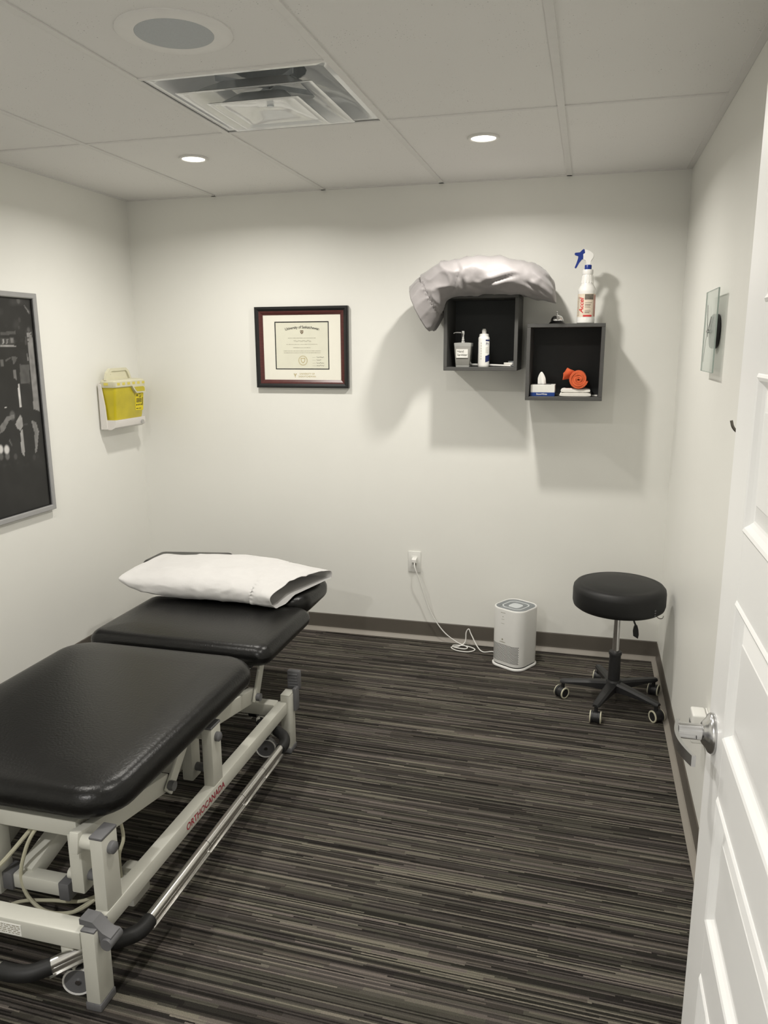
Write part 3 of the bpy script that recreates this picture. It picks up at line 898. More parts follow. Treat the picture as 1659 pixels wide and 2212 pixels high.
# white pillow on the table
P1 = thing('pillow', 'white pillow in a loose cotton case lying across the treatment table', 'pillow', (0.93, -0.92, 0.52))
def fx1(p):
    floor_z = 0.5265 + 0.021 * max(0.0, min(1.0, (p.y + 1.06) / 0.06))
    if 0.63 < p.x < 1.42 and p.z < floor_z: p = V(p.x, p.y, floor_z + 0.0008 * (1 + noise.noise(p * 30)))
    return p
def sec(x, zt, zb, hw, yc=-0.915, skew=0.0):
    return (V(x, yc, (zt + zb) / 2), V(0, 0, (zt - zb) / 2), V(skew, hw, 0))
secs = [sec(0.538, 0.610, 0.604, 0.190, -0.925), sec(0.546, 0.622, 0.580, 0.208, -0.925), sec(0.60, 0.622, 0.545, 0.226), sec(0.70, 0.633, 0.525, 0.236), sec(0.82, 0.642, 0.520, 0.241),
        sec(0.96, 0.646, 0.520, 0.241), sec(1.08, 0.642, 0.520, 0.238), sec(1.15, 0.636, 0.522, 0.230, -0.92, 0.005), sec(1.185, 0.632, 0.526, 0.222, -0.925, 0.01)]
obj('pillow_body', bag(new(), secs, pu=0.80, ps=0.62, amp=0.006, fold=0.0065, fr=9, fix=fx1, seam=0.002, low=0.1, aniso=lambda p: V(p.x * 7 + p.z * 6, p.y * 9, p.z * 16 - p.x * 3)), 'pillow_white', P1, ang=3.2)
secs = [sec(1.180, 0.634, 0.527, 0.224, -0.925, 0.01), sec(1.20, 0.632, 0.527, 0.224, -0.93, 0.014), sec(1.24, 0.628, 0.526, 0.226, -0.935, 0.03), sec(1.285, 0.622, 0.526, 0.226, -0.940, 0.045), sec(1.325, 0.612, 0.526, 0.218, -0.945, 0.058)]
obj('pillowcase_hem', hem(new(), secs, wave=0.013, fix=fx1, low=0.45, pu=0.75, ps=0.62), 'pillow_white', P1, ang=3.2)

# grey satin pillow slumped over the upper box shelf
P2 = thing('pillow', 'silvery grey satin pillow slumped over a wall box shelf', 'pillow', (1.98, -0.2, 1.83))
CREASES = [[(1.885, 1.971), (1.909, 1.926), (1.882, 1.856), (1.851, 1.816)], [(1.918, 1.896), (1.925, 1.825)], [(2.002, 1.858), (2.105, 1.887), (2.162, 1.902)], [(2.055, 1.832), (2.127, 1.863)], [(1.965, 1.861), (2.013, 1.837)], [(2.255, 1.844), (2.324, 1.787)], [(2.208, 1.865), (2.25, 1.832)], [(2.267, 1.907), (2.319, 1.862)]]
def groove(p):
    """soft folds of the case: a valley with a raised fold on its upper side, fading at both ends"""
    tot = 0.0
    for ln in CREASES:
        L = [math.hypot(b[0] - a[0], b[1] - a[1]) for a, b in zip(ln, ln[1:])]
        S = sum(L); run = 0.0; best = (9.0, 0.0, 0.0)
        for ((x0, z0), (x1, z1)), l in zip(zip(ln, ln[1:]), L):
            dx, dz = x1 - x0, z1 - z0
            t = max(0.0, min(1.0, ((p.x - x0) * dx + (p.z - z0) * dz) / (l * l)))
            ex, ez = p.x - x0 - t * dx, p.z - z0 - t * dz
            d = math.hypot(ex, ez)
            if d < best[0]: best = (d, (run + t * l) / S, math.copysign(1.0, dx * ez - dz * ex))
            run += l
        d, t, sgn = best
        if d > 0.06: continue
        d *= sgn
        f = math.sin(PI * min(1.0, max(0.0, t * 0.9 + 0.05))) ** 0.7
        tot += f * (math.exp(-(d / 0.007) ** 2) - 0.8 * math.exp(-((d - 0.017) / 0.013) ** 2) - 0.25 * math.exp(-((d + 0.02) / 0.014) ** 2))
    return max(-1.0, min(1.0, tot))
def fx2(p):
    if p.y < -0.2: p = V(p.x, p.y + 0.011 * groove(p) * min(1.0, (-0.2 - p.y) / 0.08), p.z)
    if p.y > -0.258 and p.x > 1.803 and p.z < 1.8315:
        if p.x < 2.168:
            dz = 1.8315 - p.z; dx = p.x - 1.803
            p = V(p.x, p.y, 1.8315) if dz < dx * 1.5 else V(1.803, p.y, p.z)
    if p.y > -0.006: p = V(p.x, -0.006, p.z)
    return p
def sec2(t, b, hw, yc=-0.205):
    c = V((t[0] + b[0]) / 2, yc, (t[1] + b[1]) / 2)
    return (c, V((t[0] - b[0]) / 2, 0, (t[1] - b[1]) / 2), V(0, -hw, 0))
main = [((2.330, 1.788), (2.326, 1.782), 0.06, -0.25), ((2.324, 1.832), (2.296, 1.790), 0.125, -0.225), ((2.288, 1.918), (2.230, 1.806), 0.165, -0.21), ((2.205, 1.960), (2.168, 1.820), 0.180, -0.205), ((2.06, 1.990), (2.06, 1.824), 0.188, -0.205),
        ((1.94, 1.996), (1.955, 1.824), 0.190, -0.205), ((1.85, 1.988), (1.885, 1.818), 0.190, -0.205), ((1.785, 1.968), (1.838, 1.796), 0.186, -0.205), ((1.742, 1.945), (1.815, 1.768), 0.182, -0.205), ((1.706, 1.920), (1.797, 1.740), 0.175, -0.205)]
obj('pillow_body', bag(new(), [sec2(a, b, h, y_) for a, b, h, y_ in main], pu=0.85, ps=0.66, amp=0.012, fold=0.012, fr=7, seed=5.0, fix=fx2, seam=0.002,
    aniso=lambda p: V(p.x * 6.5 + p.z * 5, p.y * 3.5 + 2.0, p.z * 6 - p.x * 4)), 'pillow_grey', P2, ang=3.2)
lip = [((1.710, 1.923), (1.799, 1.744), 0.177, -0.205), ((1.698, 1.912), (1.793, 1.728), 0.177, -0.205), ((1.672, 1.890), (1.775, 1.694), 0.180, -0.205), ((1.648, 1.868), (1.752, 1.658), 0.182, -0.205)]
obj('pillowcase_hem', hem(new(), [sec2(a, b, h, y_) for a, b, h, y_ in lip], wave=0.008, fix=fx2, seed=2.0, ruf=0.0034), 'pillow_grey', P2, ang=3.2)

PRINT_POLYS= [([(-0.904, 1.621), (-0.87, 1.626), (-0.871, 1.304), (-0.908, 1.317)], 0.34), ([(-0.907, 1.661), (-0.875, 1.664), (-0.87, 1.626), (-0.906, 1.623)], 0.36), ([(-0.906, 1.654), (-0.874, 1.656), (-0.874, 1.654), (-0.906, 1.651)], 0.05), ([(-0.905, 1.641), (-0.872, 1.643), (-0.872, 1.64), (-0.905, 1.638)], 0.05), ([(-0.974, 1.522), (-0.91, 1.521), (-0.917, 1.434), (-0.975, 1.436)], 0.2), ([(-0.996, 1.436), (-0.984, 1.435), (-0.987, 1.333), (-1.001, 1.33)], 0.55), ([(-1.039, 1.26), (-1.002, 1.3), (-0.988, 1.28), (-0.991, 1.246), (-1.009, 1.228), (-1.028, 1.24)], 0.4), ([(-1.009, 1.228), (-0.994, 1.232), (-0.997, 1.115), (-1.003, 1.108), (-1.019, 1.137)], 0.42), ([(-0.933, 1.267), (-0.902, 1.257), (-0.889, 1.211), (-0.915, 1.119), (-0.927, 1.115), (-0.92, 1.209)], 0.33), ([(-1.131, 1.26), (-1.086, 1.298), (-1.039, 1.303), (-1.038, 1.289), (-1.076, 1.278), (-1.108, 1.239), (-1.136, 1.228)], 0.3), ([(-1.074, 1.638), (-0.989, 1.639), (-0.986, 1.611), (-1.078, 1.609)], 0.16), ([(-1.079, 1.607), (-0.98, 1.605), (-0.981, 1.601), (-1.08, 1.601)], 0.4), ([(-1.071, 1.661), (-0.978, 1.668), (-0.979, 1.652), (-1.072, 1.65)], 0.2), ([(-1.062, 1.634), (-1.052, 1.634), (-1.053, 1.614), (-1.064, 1.613)], 0.4), ([(-1.036, 1.634), (-1.026, 1.634), (-1.032, 1.614), (-1.042, 1.613)], 0.35), ([(-1.013, 1.635), (-0.996, 1.635), (-0.994, 1.614), (-1.013, 1.614)], 0.3), ([(-0.909, 1.785), (-0.901, 1.781), (-0.872, 1.752), (-0.878, 1.745)], 0.3), ([(-1.016, 1.5), (-1.0, 1.499), (-0.997, 1.452), (-1.015, 1.462)], 0.28), ([(-1.015, 1.556), (-0.981, 1.555), (-0.991, 1.537), (-1.014, 1.519)], 0.22), ([(-1.056, 1.543), (-1.025, 1.555), (-1.023, 1.55), (-1.054, 1.536)], 0.22), ([(-1.088, 1.543), (-1.072, 1.547), (-1.07, 1.515), (-1.089, 1.516)], 0.25), ([(-1.09, 1.34), (-1.077, 1.34), (-1.078, 1.336), (-1.091, 1.336)], 0.6), ([(-0.919, 1.578), (-0.913, 1.559), (-0.909, 1.535), (-0.921, 1.54)], 0.3), ([(-0.92, 1.645), (-0.909, 1.645), (-0.908, 1.607), (-0.922, 1.607)], 0.16), ([(-1.082, 1.198), (-1.069, 1.168), (-1.076, 1.166), (-1.089, 1.192)], 0.22), ([(-0.988, 1.258), (-0.96, 1.256), (-0.961, 1.249), (-0.987, 1.249)], 0.15)]
PRINT_DOTS= [((-1.107, 1.154), 0.016, 0.8), ((-1.143, 1.16), 0.015, 0.8), ((-1.107, 1.125), 0.014, 0.35), ((-1.057, 1.116), 0.012, 0.25), ((-1.145, 1.128), 0.014, 0.3), ((-0.937, 1.096), 0.012, 0.2), ((-0.938, 1.8), 0.012, 0.3), ((-0.944, 1.717), 0.01, 0.2), ((-1.02, 1.698), 0.016, 0.1), ((-1.012, 1.749), 0.016, 0.1), ((-0.952, 1.684), 0.008, 0.2), ((-0.891, 1.674), 0.01, 0.3), ((-1.05, 1.299), 0.018, 0.3)]

# ================================================================== THINGS ON THE WALLS
# --- framed diploma
FX0, FX1, FZ0, FZ1 = 0.740, 1.262, 1.377, 1.802
t = thing('framed_diploma', 'university diploma in a cream mat and black and mahogany frame', 'picture frame', ((FX0 + FX1) / 2, 0, FZ0))
def fring(i, y, r=0): return [(FX0 + i, y, FZ0 + i), (FX1 - i, y, FZ0 + i), (FX1 - i, y, FZ1 - i), (FX0 + i, y, FZ1 - i)]
obj('frame', loft(new(), [fring(0, -0.001), fring(0, -0.024), fring(0.004, -0.028), fring(0.012, -0.028), fring(0.0225, -0.020), fring(0.0225, -0.001)], (False, False)), 'frame_black', t, smooth=False)
obj('frame_inlay', loft(new(), [fring(0.0225, -0.012), fring(0.0225, -0.0195), fring(0.030, -0.018), fring(0.0425, -0.011), fring(0.0425, -0.006)], (False, False)), 'frame_mahogany', t, smooth=False)
obj('backing', bx(FX0 + 0.02, FX1 - 0.02, -0.006, -0.001, FZ0 + 0.02, FZ1 - 0.02), 'mat_black', t, smooth=False)
PX0, PX1, PZ0, PZ1 = 0.848, 1.154, 1.474, 1.725       # window in the mat
bm = ring_box(new(), 0, 1, 0, 1, 0.1, -0.0085, -0.0065)
co = [(FX0 + 0.0405, FZ0 + 0.0405), (FX1 - 0.0405, FZ0 + 0.0405), (FX1 - 0.0405, FZ1 - 0.0405), (FX0 + 0.0405, FZ1 - 0.0405)]
ci = [(PX0, PZ0), (PX1, PZ0), (PX1, PZ1), (PX0, PZ1)]
bm.free(); bm = loft(new(), [[(x, y, z) for x, z in q] for q, y in ((co, -0.0062), (co, -0.0085), (ci, -0.0085), (ci, -0.0062))], (False, False))
obj('mat_board', bm, 'mat_cream', t, smooth=False)
obj('mat_line', ring_box(new(), PX0, PX1, PZ0, PZ1, 0.0052, -0.0082, -0.0062), 'mat_black', t, smooth=False)
pap = obj('parchment', bx(PX0 + 0.004, PX1 - 0.004, -0.0072, -0.0062, PZ0 + 0.004, PZ1 - 0.004), 'parchment', t, smooth=False)
PC = (PX0 + PX1) / 2
YT = -0.0074
def arc_text(s, size, cx, cz, R, **kw):
    bm = densify(text_bm(s, size, **kw), 0.01)
    for v in bm.verts:
        a = v.co.x / R; rr_ = R + v.co.y
        v.co = Vector((cx + rr_ * math.sin(a), YT, cz - R + rr_ * math.cos(a)))
    return bm
obj('title', arc_text('University of Saskatchewan', 0.0195, PC + 0.003, 1.695, 0.42, shear=0.0, spacing=0.92, bold=0.00035), 'ink', pap, smooth=False)
def shield(bm, cx, cz, s, y):
    pts = [(-1, 1), (1, 1), (1, 0.1), (0.85, -0.4), (0.5, -0.9), (0, -1.25), (-0.5, -0.9), (-0.85, -0.4), (-1, 0.1)]
    bm.faces.new([bm.verts.new((cx + a * s, y, cz + b * s)) for a, b in pts]); return bm
cr = obj('crest', shield(new(), PC + 0.001, 1.670, 0.0088, YT), 'ink_brown', pap, smooth=False)
bm = new()
for a, b in ((-0.45, 0.35), (0.45, 0.35), (0, -0.35)):
    box(bm, PC + 0.001 + a * 0.0088 - 0.0022, PC + 0.001 + a * 0.0088 + 0.0022, YT - 0.0002, YT, 1.670 + b * 0.0088 - 0.0016, 1.670 + b * 0.0088 + 0.0016)
obj('crest_charge', bm, 'parchment', pap, smooth=False)
def scribble(bm, x0, x1, z, h, seed, y=YT, gap=0.35):
    rnd = random.Random(seed); x = x0
    while x < x1:
        l = min(rnd.uniform(0.002, 0.010), x1 - x)
        hh_ = h * rnd.uniform(0.6, 1.1)
        box(bm, x, x + l, y - 0.0001, y, z - hh_ / 2, z + hh_ / 2); x += l + rnd.uniform(0.0008, 0.002) * gap * 2
    return bm
for z, hw in ((1.6385, 0.078), (1.606, 0.088), (1.5885, 0.050), (1.5715, 0.105), (1.562, 0.104)):
    obj('script_line', scribble(new(), PC - hw, PC + hw, z, 0.0021, int(z * 9999)), 'ink_soft', pap, smooth=False)
bm = tube(new(), [(PC - 0.046 + k * 0.0028, YT - 0.0002, 1.6235 + (0.0042 * math.sin(k * 2.1) + 0.002 * math.sin(k * 0.7))) for k in range(36)], 0.0005, 4, 3)
obj('name_flourish', bm, 'ink_soft', pap)
bm = new(); cseal = (PC + 0.004, 1.521)
for i in range(40):
    a0, a1 = 2 * PI * i / 40, 2 * PI * (i + 0.65) / 40
    bm.faces.new([bm.verts.new((cseal[0] + r * math.sin(a), YT, cseal[1] + r * math.cos(a))) for r, a in ((0.0265, a0), (0.0265, a1), (0.021, a1), (0.021, a0))])
obj('seal', bm, 'ink_gold', pap, smooth=False)
obj('seal_shield', shield(new(), cseal[0], cseal[1] + 0.001, 0.0125, YT), 'ink_gold', pap, smooth=False)
obj('seal_charge', shield(new(), cseal[0], cseal[1] + 0.001, 0.0085, YT - 0.0002), 'parchment', pap, smooth=False)
bm = new(); b2 = new()
for k, z in enumerate((1.5385, 1.524, 1.5085, 1.495)):
    tube(bm, [(PC + 0.081 + j * 0.0042, YT - 0.0002, z + 0.0022 * math.sin(j * 2.3 + k) + 0.001 * math.cos(j * 5.1)) for j in range(11 - (k == 1) * 4)], 0.0006, 4, 3)
    scribble(b2, PC + 0.058, PC + 0.076, z - 0.001, 0.0012, 77 + k)
obj('signatures', bm, 'ink', pap); obj('signature_captions', b2, 'ink_soft', pap, smooth=False)
YM = -0.0087
obj('mat_lettering', place(text_bm('UNIVERSITY OF', 0.0125, bold=0.0002), (PC + 0.026, YM, 1.4505), (1, 0, 0), (0, 0, 1)), 'ink_gold', t, smooth=False)
obj('mat_lettering', place(text_bm('SASKATCHEWAN', 0.0125, bold=0.0002), (PC + 0.026, YM, 1.4365), (1, 0, 0), (0, 0, 1)), 'ink_gold', t, smooth=False)
bm = new()
for a, b, s in ((-0.0055, 0.007, 0.0028), (0.0055, 0.007, 0.0028), (0, -0.0085, 0.0024)):
    shield(bm, PC - 0.042 + a, 1.443 + b, s, YM)
shield(bm, PC - 0.042, 1.4435, 0.0045, YM)
obj('mat_emblem', bm, 'ink_gold', t, smooth=False)

# --- large framed print on the left wall
GY0, GY1, GZ0, GZ1 = -1.545, -0.832, 0.832, 1.836
t = thing('framed_print', 'large black and white photograph in a thin silver frame', 'picture', (0, (GY0 + GY1) / 2, GZ0))
def gring(i, x): return [(x, GY0 + i, GZ0 + i), (x, GY1 - i, GZ0 + i), (x, GY1 - i, GZ1 - i), (x, GY0 + i, GZ1 - i)]
obj('frame', loft(new(), [gring(0.004, 0.001), gring(0, 0.006), gring(0, 0.024), gring(0.003, 0.027), gring(0.020, 0.026), gring(0.024, 0.022), gring(0.024, 0.001)], (False, False)), 'frame_silver', t, smooth=False)
obj('mat_line', loft(new(), [gring(0.0235, 0.014), gring(0.0235, 0.0165), gring(0.028, 0.0165), gring(0.028, 0.014)], (False, False)), 'mat_black', t, smooth=False)
def inside(p, poly):
    r = False; n = len(poly)
    for i in range(n):
        (x1, y1), (x2, y2) = poly[i], poly[(i + 1) % n]
        if (y1 > p[1]) != (y2 > p[1]) and p[0] < (x2 - x1) * (p[1] - y1) / (y2 - y1) + x1: r = not r
    return r
extra = [([(a * 1.0 - 0.31, b) for a, b in poly], g * 0.8) for poly, g in PRINT_POLYS[:12]]
SH = [(poly, g, min(a for a, b in poly), max(a for a, b in poly), min(b for a, b in poly), max(b for a, b in poly)) for poly, g in PRINT_POLYS + extra]
def grey(y, z):
    g = 0.011 + 0.010 * max(0, noise.noise(Vector((y * 14, z * 14, 0.3)))) + 0.02 * max(0.0, 1 - abs(z - 1.085) / 0.03) * max(0, noise.noise(Vector((y * 40, z * 40, 2.0))))
    if z > 1.62: g += 0.05 * max(0, noise.noise(Vector((y * 22, z * 22, 5.0))) - 0.1)
    for poly, v, a0, a1, b0, b1 in SH:
        if a0 <= y <= a1 and b0 <= z <= b1 and inside((y, z), poly):
            g = v * v * 1.9 * (1 + 0.35 * noise.noise(Vector((y * 40, z * 40, 9.0))))
    for (cy_, cz_), r, v in PRINT_DOTS:
        d = math.hypot(y - cy_, (z - cz_) * 0.8)
        if d < r * 1.2: g = max(g, v * v * min(1.0, (1.2 * r - d) / (0.5 * r)))
    return max(0.0, min(1.0, g))
NY, NZ = 150, 230
me = bpy.data.meshes.new('print')
ya, yb, za, zb_ = GY0 + 0.022, GY1 - 0.022, GZ0 + 0.022, GZ1 - 0.022
vv = [(0.013, ya + (yb - ya) * i / NY - (GY0 + GY1) / 2, za + (zb_ - za) * j / NZ - GZ0) for j in range(NZ + 1) for i in range(NY + 1)]
ff = [(j * (NY + 1) + i, j * (NY + 1) + i + 1, (j + 1) * (NY + 1) + i + 1, (j + 1) * (NY + 1) + i) for j in range(NZ) for i in range(NY)]
me.from_pydata(vv, [], ff)
ca = me.color_attributes.new('print', 'FLOAT_COLOR', 'POINT')
buf = []
for j in range(NZ + 1):
    for i in range(NY + 1):
        g = grey(ya + (yb - ya) * i / NY, za + (zb_ - za) * j / NZ); buf += [g, g * 0.98, g * 0.96, 1]
ca.data.foreach_set('color', buf)
me.materials.append(MATS['print'])
o = bpy.data.objects.new('print', me); COL.objects.link(o); o.parent = t

# --- sharps container in its wall bracket
SY0, SY1 = -0.405, -0.118
t = thing('sharps_container', 'yellow sharps bin with clear lid in a white wall bracket', 'sharps container', (0, (SY0 + SY1) / 2, 1.15))
br = new()
box(br, 0.001, 0.016, SY0 + 0.02, SY1 + 0.02, 1.165, 1.415, 0.004)
obj('bracket', br, 'bracket_white', t)
bm = new()
prism(bm, [(0.012, 1.168), (0.070, 1.168), (0.092, 1.180), (0.096, 1.20), (0.096, 1.218), (0.012, 1.218)], 'y', SY0 + 0.006, SY1 + 0.004)
obj('bracket_tray', bm, 'bracket_white', t, ang=0.5)
for yy_ in (SY0 - 0.002,):
    obj('bracket_arm', prism(new(), [(0.012, 1.170), (0.05, 1.172), (0.044, 1.29), (0.028, 1.405), (0.012, 1.41)], 'y', yy_, yy_ + 0.008), 'bracket_white', t, ang=0.5)
lk = obj('lock', cyl(new(), (0.094, SY1 - 0.03, 1.192), (0.103, SY1 - 0.03, 1.192), 0.011, n=18), 'satin_nickel', t)
def srect(i, z, xf, k=0.012, ex=0.0): return [(x_, y_, z) for x_, y_ in rrect(0.018, xf, SY0 + 0.009 + i - ex, SY1 - 0.004 - i + ex, k, 4)]
obj('bin', loft(new(), [srect(0.010, 1.2185, 0.090), srect(0.006, 1.235, 0.093), srect(0.0, 1.386, 0.106), srect(0.0, 1.392, 0.106)]), 'sharps_yellow', t, ang=0.6)
lid = obj('lid', loft(new(), [srect(-0.004, 1.388, 0.110, 0.012), srect(-0.006, 1.392, 0.113, 0.014), srect(-0.006, 1.418, 0.113, 0.014), srect(0.0, 1.426, 0.106, 0.012), srect(0.02, 1.430, 0.085, 0.012)]), 'sharps_lid', t, ang=0.6)
for k in range(6):
    yy_ = SY0 + 0.02 + k * 0.047
    obj('lid_chip', bx(0.1128, 0.1142, yy_, yy_ + 0.024, 1.400, 1.413), 'sharps_chip', lid, smooth=False)
obj('lid_chip', bx(0.045, 0.070, SY0 + 0.0012, SY0 + 0.0028, 1.400, 1.413), 'sharps_chip', lid, smooth=False)
# drop chute and carrying handle
obj('chute', prism(new(), [(-0.255, 1.392), (-0.142, 1.392), (-0.128, 1.384), (-0.128, 1.352), (-0.215, 1.352), (-0.24, 1.372)], 'x', 0.104, 0.119), 'sharps_lid', lid, smooth=False)
obj('chute_window', prism(new(), [(-0.238, 1.386), (-0.15, 1.386), (-0.138, 1.378), (-0.138, 1.360), (-0.211, 1.360), (-0.228, 1.374)], 'x', 0.1188, 0.1198), 'sharps_yellow', lid, smooth=False)
obj('handle', prism(new(), [(-0.40, 1.426), (-0.385, 1.465), (-0.355, 1.486), (-0.21, 1.488), (-0.185, 1.47), (-0.165, 1.43), (-0.18, 1.428), (-0.20, 1.462), (-0.215, 1.474), (-0.345, 1.472), (-0.36, 1.455), (-0.34, 1.44), (-0.345, 1.428)], 'x', 0.045, 0.060), 'sharps_lid', lid, smooth=False)
obj('handle_web', prism(new(), [(-0.352, 1.428), (-0.345, 1.471), (-0.215, 1.473), (-0.19, 1.43)], 'x', 0.050, 0.054), 'sharps_lid', lid, smooth=False)
lb = obj('warning_label', prism(new(), [(-0.203, 1.258), (-0.128, 1.254), (-0.128, 1.349), (-0.208, 1.349)], 'x', 0.1025, 0.1068), 'sharps_label', t, smooth=False)
for v in lb.data.vertices:                # lies on the sloping front of the bin
    z = v.co.z + 1.15
    base = 0.093 + (0.106 - 0.093) * (z - 1.235) / (1.386 - 1.235)
    v.co.x = base + (0.0012 if v.co.x > 0.104 else -0.001)
bm = new()
def lab(y0, y1, z0, z1):
    f = lambda z: 0.093 + 0.013 * (z - 1.235) / 0.151 + 0.0016
    bm.faces.new([bm.verts.new((f(z), y_, z)) for y_, z in ((y0, z0), (y1, z0), (y1, z1), (y0, z1))])
for k in range(4): lab(-0.198, -0.146, 1.317 - k * 0.006, 1.3205 - k * 0.006)
for k in range(4): lab(-0.198 + k * 0.015, -0.190 + k * 0.015, 1.282, 1.290)
lab(-0.198, -0.18, 1.264, 1.268); lab(-0.176, -0.15, 1.264, 1.267); lab(-0.196, -0.186, 1.333, 1.343); lab(-0.175, -0.158, 1.344, 1.346)
lab(-0.140, -0.134, 1.28, 1.325); lab(-0.172, -0.155, 1.326, 1.329); lab(-0.159, -0.155, 1.329, 1.338)
obj('label_print', bm, 'ink', lb, smooth=False)

# --- two box shelves
def shelf(x0, z0, label):
    s = 0.35; b = 0.0165; d = 0.25
    t = thing('box_shelf', label, 'shelf', (x0 + s / 2, 0, z0), group='dark grey box shelves on the wall')
    z1 = z0 + s; x1 = x0 + s
    obj('bottom_board', bx(x0, x1, -d, -0.001, z0, z0 + b, 0.0012, 1), 'shelf_grey', t, smooth=False)
    obj('top_board', bx(x0, x1, -d, -0.001, z1 - b, z1, 0.0012, 1), 'shelf_grey', t, smooth=False)
    obj('side_board', bx(x0, x0 + b, -d, -0.001, z0 + b, z1 - b, 0.0008, 1), 'shelf_grey', t, smooth=False)
    obj('side_board', bx(x1 - b, x1, -d, -0.001, z0 + b, z1 - b, 0.0008, 1), 'shelf_grey', t, smooth=False)
    obj('back_panel', bx(x0 + b, x1 - b, -0.012, -0.002, z0 + b, z1 - b), 'shelf_back_shaded', t, smooth=False)
    return t
S1X, S1Z, S2X, S2Z = 1.812, 1.4785, 2.204, 1.3425
shelf(S1X, S1Z, 'dark grey open box shelf holding the hand sanitizer, under the grey pillow')
shelf(S2X, S2Z, 'dark grey open box shelf holding the tissue box, under the spray bottle')
F1, F2 = S1Z + 0.0165, S2Z + 0.0165       # inner floors
T2 = S2Z + 0.35

# --- spray bottle
sx_, sy_ = 2.4635, -0.17
t = thing('spray_bottle', 'white disinfectant spray bottle with blue trigger on a box shelf', 'spray bottle', (sx_, sy_, T2))
obj('bottle', lathe(new(), [(0.0, 0.0), (0.036, 0.0), (0.0400, 0.004), (0.0405, 0.02), (0.0395, 0.026), (0.0395, 0.135), (0.0405, 0.142), (0.0395, 0.152), (0.033, 0.165), (0.0275, 0.175), (0.0265, 0.20), (0.0225, 0.218), (0.0215, 0.222), (0.0, 0.222)], (sx_, sy_, T2), n=40), 'bottle_white', t)
for k in range(14):                       # flutes on the shoulder
    a = 2 * PI * k / 14
    p0 = Vector((sx_ + 0.0262 * math.cos(a), sy_ + 0.0262 * math.sin(a), T2 + 0.181)); p1 = Vector((sx_ + 0.0225 * math.cos(a), sy_ + 0.0225 * math.sin(a), T2 + 0.214))
    obj('flute', cyl(new(), p0, p1, 0.0028, 0.0022, n=8), 'bottle_white', t)
obj('neck_band', lathe(new(), [(0.0, 0.218), (0.0235, 0.218), (0.0245, 0.222), (0.0245, 0.236), (0.023, 0.240), (0.0, 0.240)], (sx_, sy_, T2), n=32), 'bottle_white', t)
obj('collar', lathe(new(), [(0.0, 0.2395), (0.0155, 0.2395), (0.0158, 0.258), (0.0145, 0.2605), (0.0, 0.2605)], (sx_, sy_, T2), n=28), 'spray_blue', t)
# trigger head, seen from the side
hd = new()
prism(hd, [(-0.010, 0.259), (0.0105, 0.259), (0.0115, 0.276), (0.022, 0.292), (0.0235, 0.302), (0.017, 0.312), (0.002, 0.322), (-0.012, 0.328), (-0.020, 0.328), (-0.016, 0.312), (-0.024, 0.310), (-0.024, 0.300), (-0.022, 0.296), (-0.023, 0.284), (-0.013, 0.281), (-0.009, 0.272)], 'y', sy_ - 0.010, sy_ + 0.010)
for v in hd.verts: v.co.x += sx_ - 0.0; v.co.z += T2
bmesh.ops.bevel(hd, geom=[e for e in hd.edges], offset=0.0015, segments=2, affect='EDGES')
obj('spray_head', hd, 'bottle_white', t, ang=0.8)
tr = new()
prism(tr, [(-0.0175, 0.326), (-0.023, 0.3305), (-0.030, 0.326), (-0.039, 0.3165), (-0.060, 0.315), (-0.063, 0.310), (-0.060, 0.305), (-0.046, 0.300), (-0.047, 0.288), (-0.054, 0.266), (-0.060, 0.251), (-0.057, 0.247), (-0.052, 0.249), (-0.041, 0.270), (-0.030, 0.284), (-0.024, 0.287), (-0.024, 0.300), (-0.025, 0.308), (-0.016, 0.313)], 'y', sy_ - 0.0085, sy_ + 0.0085)
for v in tr.verts: v.co.x += sx_; v.co.z += T2
obj('trigger', tr, 'spray_blue', t, smooth=False)
# printed label wrapped round the bottle
def wrap(bm, a0, a1, z0, z1, r, n=8):
    A = [a0 + (a1 - a0) * i / n for i in range(n + 1)]
    lo = [bm.verts.new((sx_ + r * math.cos(a), sy_ + r * math.sin(a), T2 + z0)) for a in A]
    hi = [bm.verts.new((sx_ + r * math.cos(a), sy_ + r * math.sin(a), T2 + z1)) for a in A]
    for i in range(n): bm.faces.new((lo[i], lo[i + 1], hi[i + 1], hi[i]))
    return bm
def dg(d): return math.radians(d)
# the camera faces the bottle from azimuth -90 deg
lbl = obj('label', wrap(new(), dg(-190), dg(0), 0.030, 0.132, 0.0398, 30), 'label_cream', t)
obj('label_picture', wrap(new(), dg(-101), dg(-42), 0.106, 0.130, 0.0401, 12), 'label_photo', lbl)
obj('label_side_strip', wrap(new(), dg(-38), dg(-4), 0.032, 0.126, 0.0401, 10), 'label_pink', lbl)
obj('label_footer', wrap(new(), dg(-108), dg(-50), 0.030, 0.0385, 0.0401, 12), 'label_red', lbl)
bm = new()
for z, a0, a1 in ((0.092, -97, -50), (0.084, -98, -60), (0.081, -98, -62), (0.076, -98, -66), (0.070, -98, -60), (0.058, -98, -62), (0.052, -98, -60), (0.046, -98, -66), (0.049, -98, -70)):
    wrap(bm, dg(a0), dg(a1), z, z + 0.0016, 0.0402, 6)
for k in range(14): wrap(bm, dg(-160 + (k % 2) * 3), dg(-138), 0.036 + k * 0.0062, 0.0375 + k * 0.0062, 0.0402, 3)
obj('label_small_print', bm, 'label_ink', lbl)['kind'] = 'stuff'
wt = densify(text_bm('Accel', 0.031, shear=0.25, bold=0.0006, spacing=0.95), 0.004)
for v in wt.verts:
    along, across = v.co.x, v.co.y        # reads upwards
    a = dg(-122) - across / 0.0403 * 1.0
    v.co = Vector((sx_ + 0.0403 * math.cos(a), sy_ + 0.0403 * math.sin(a), T2 + 0.080 + along))
obj('brand_lettering', wt, 'label_red', lbl, smooth=False)

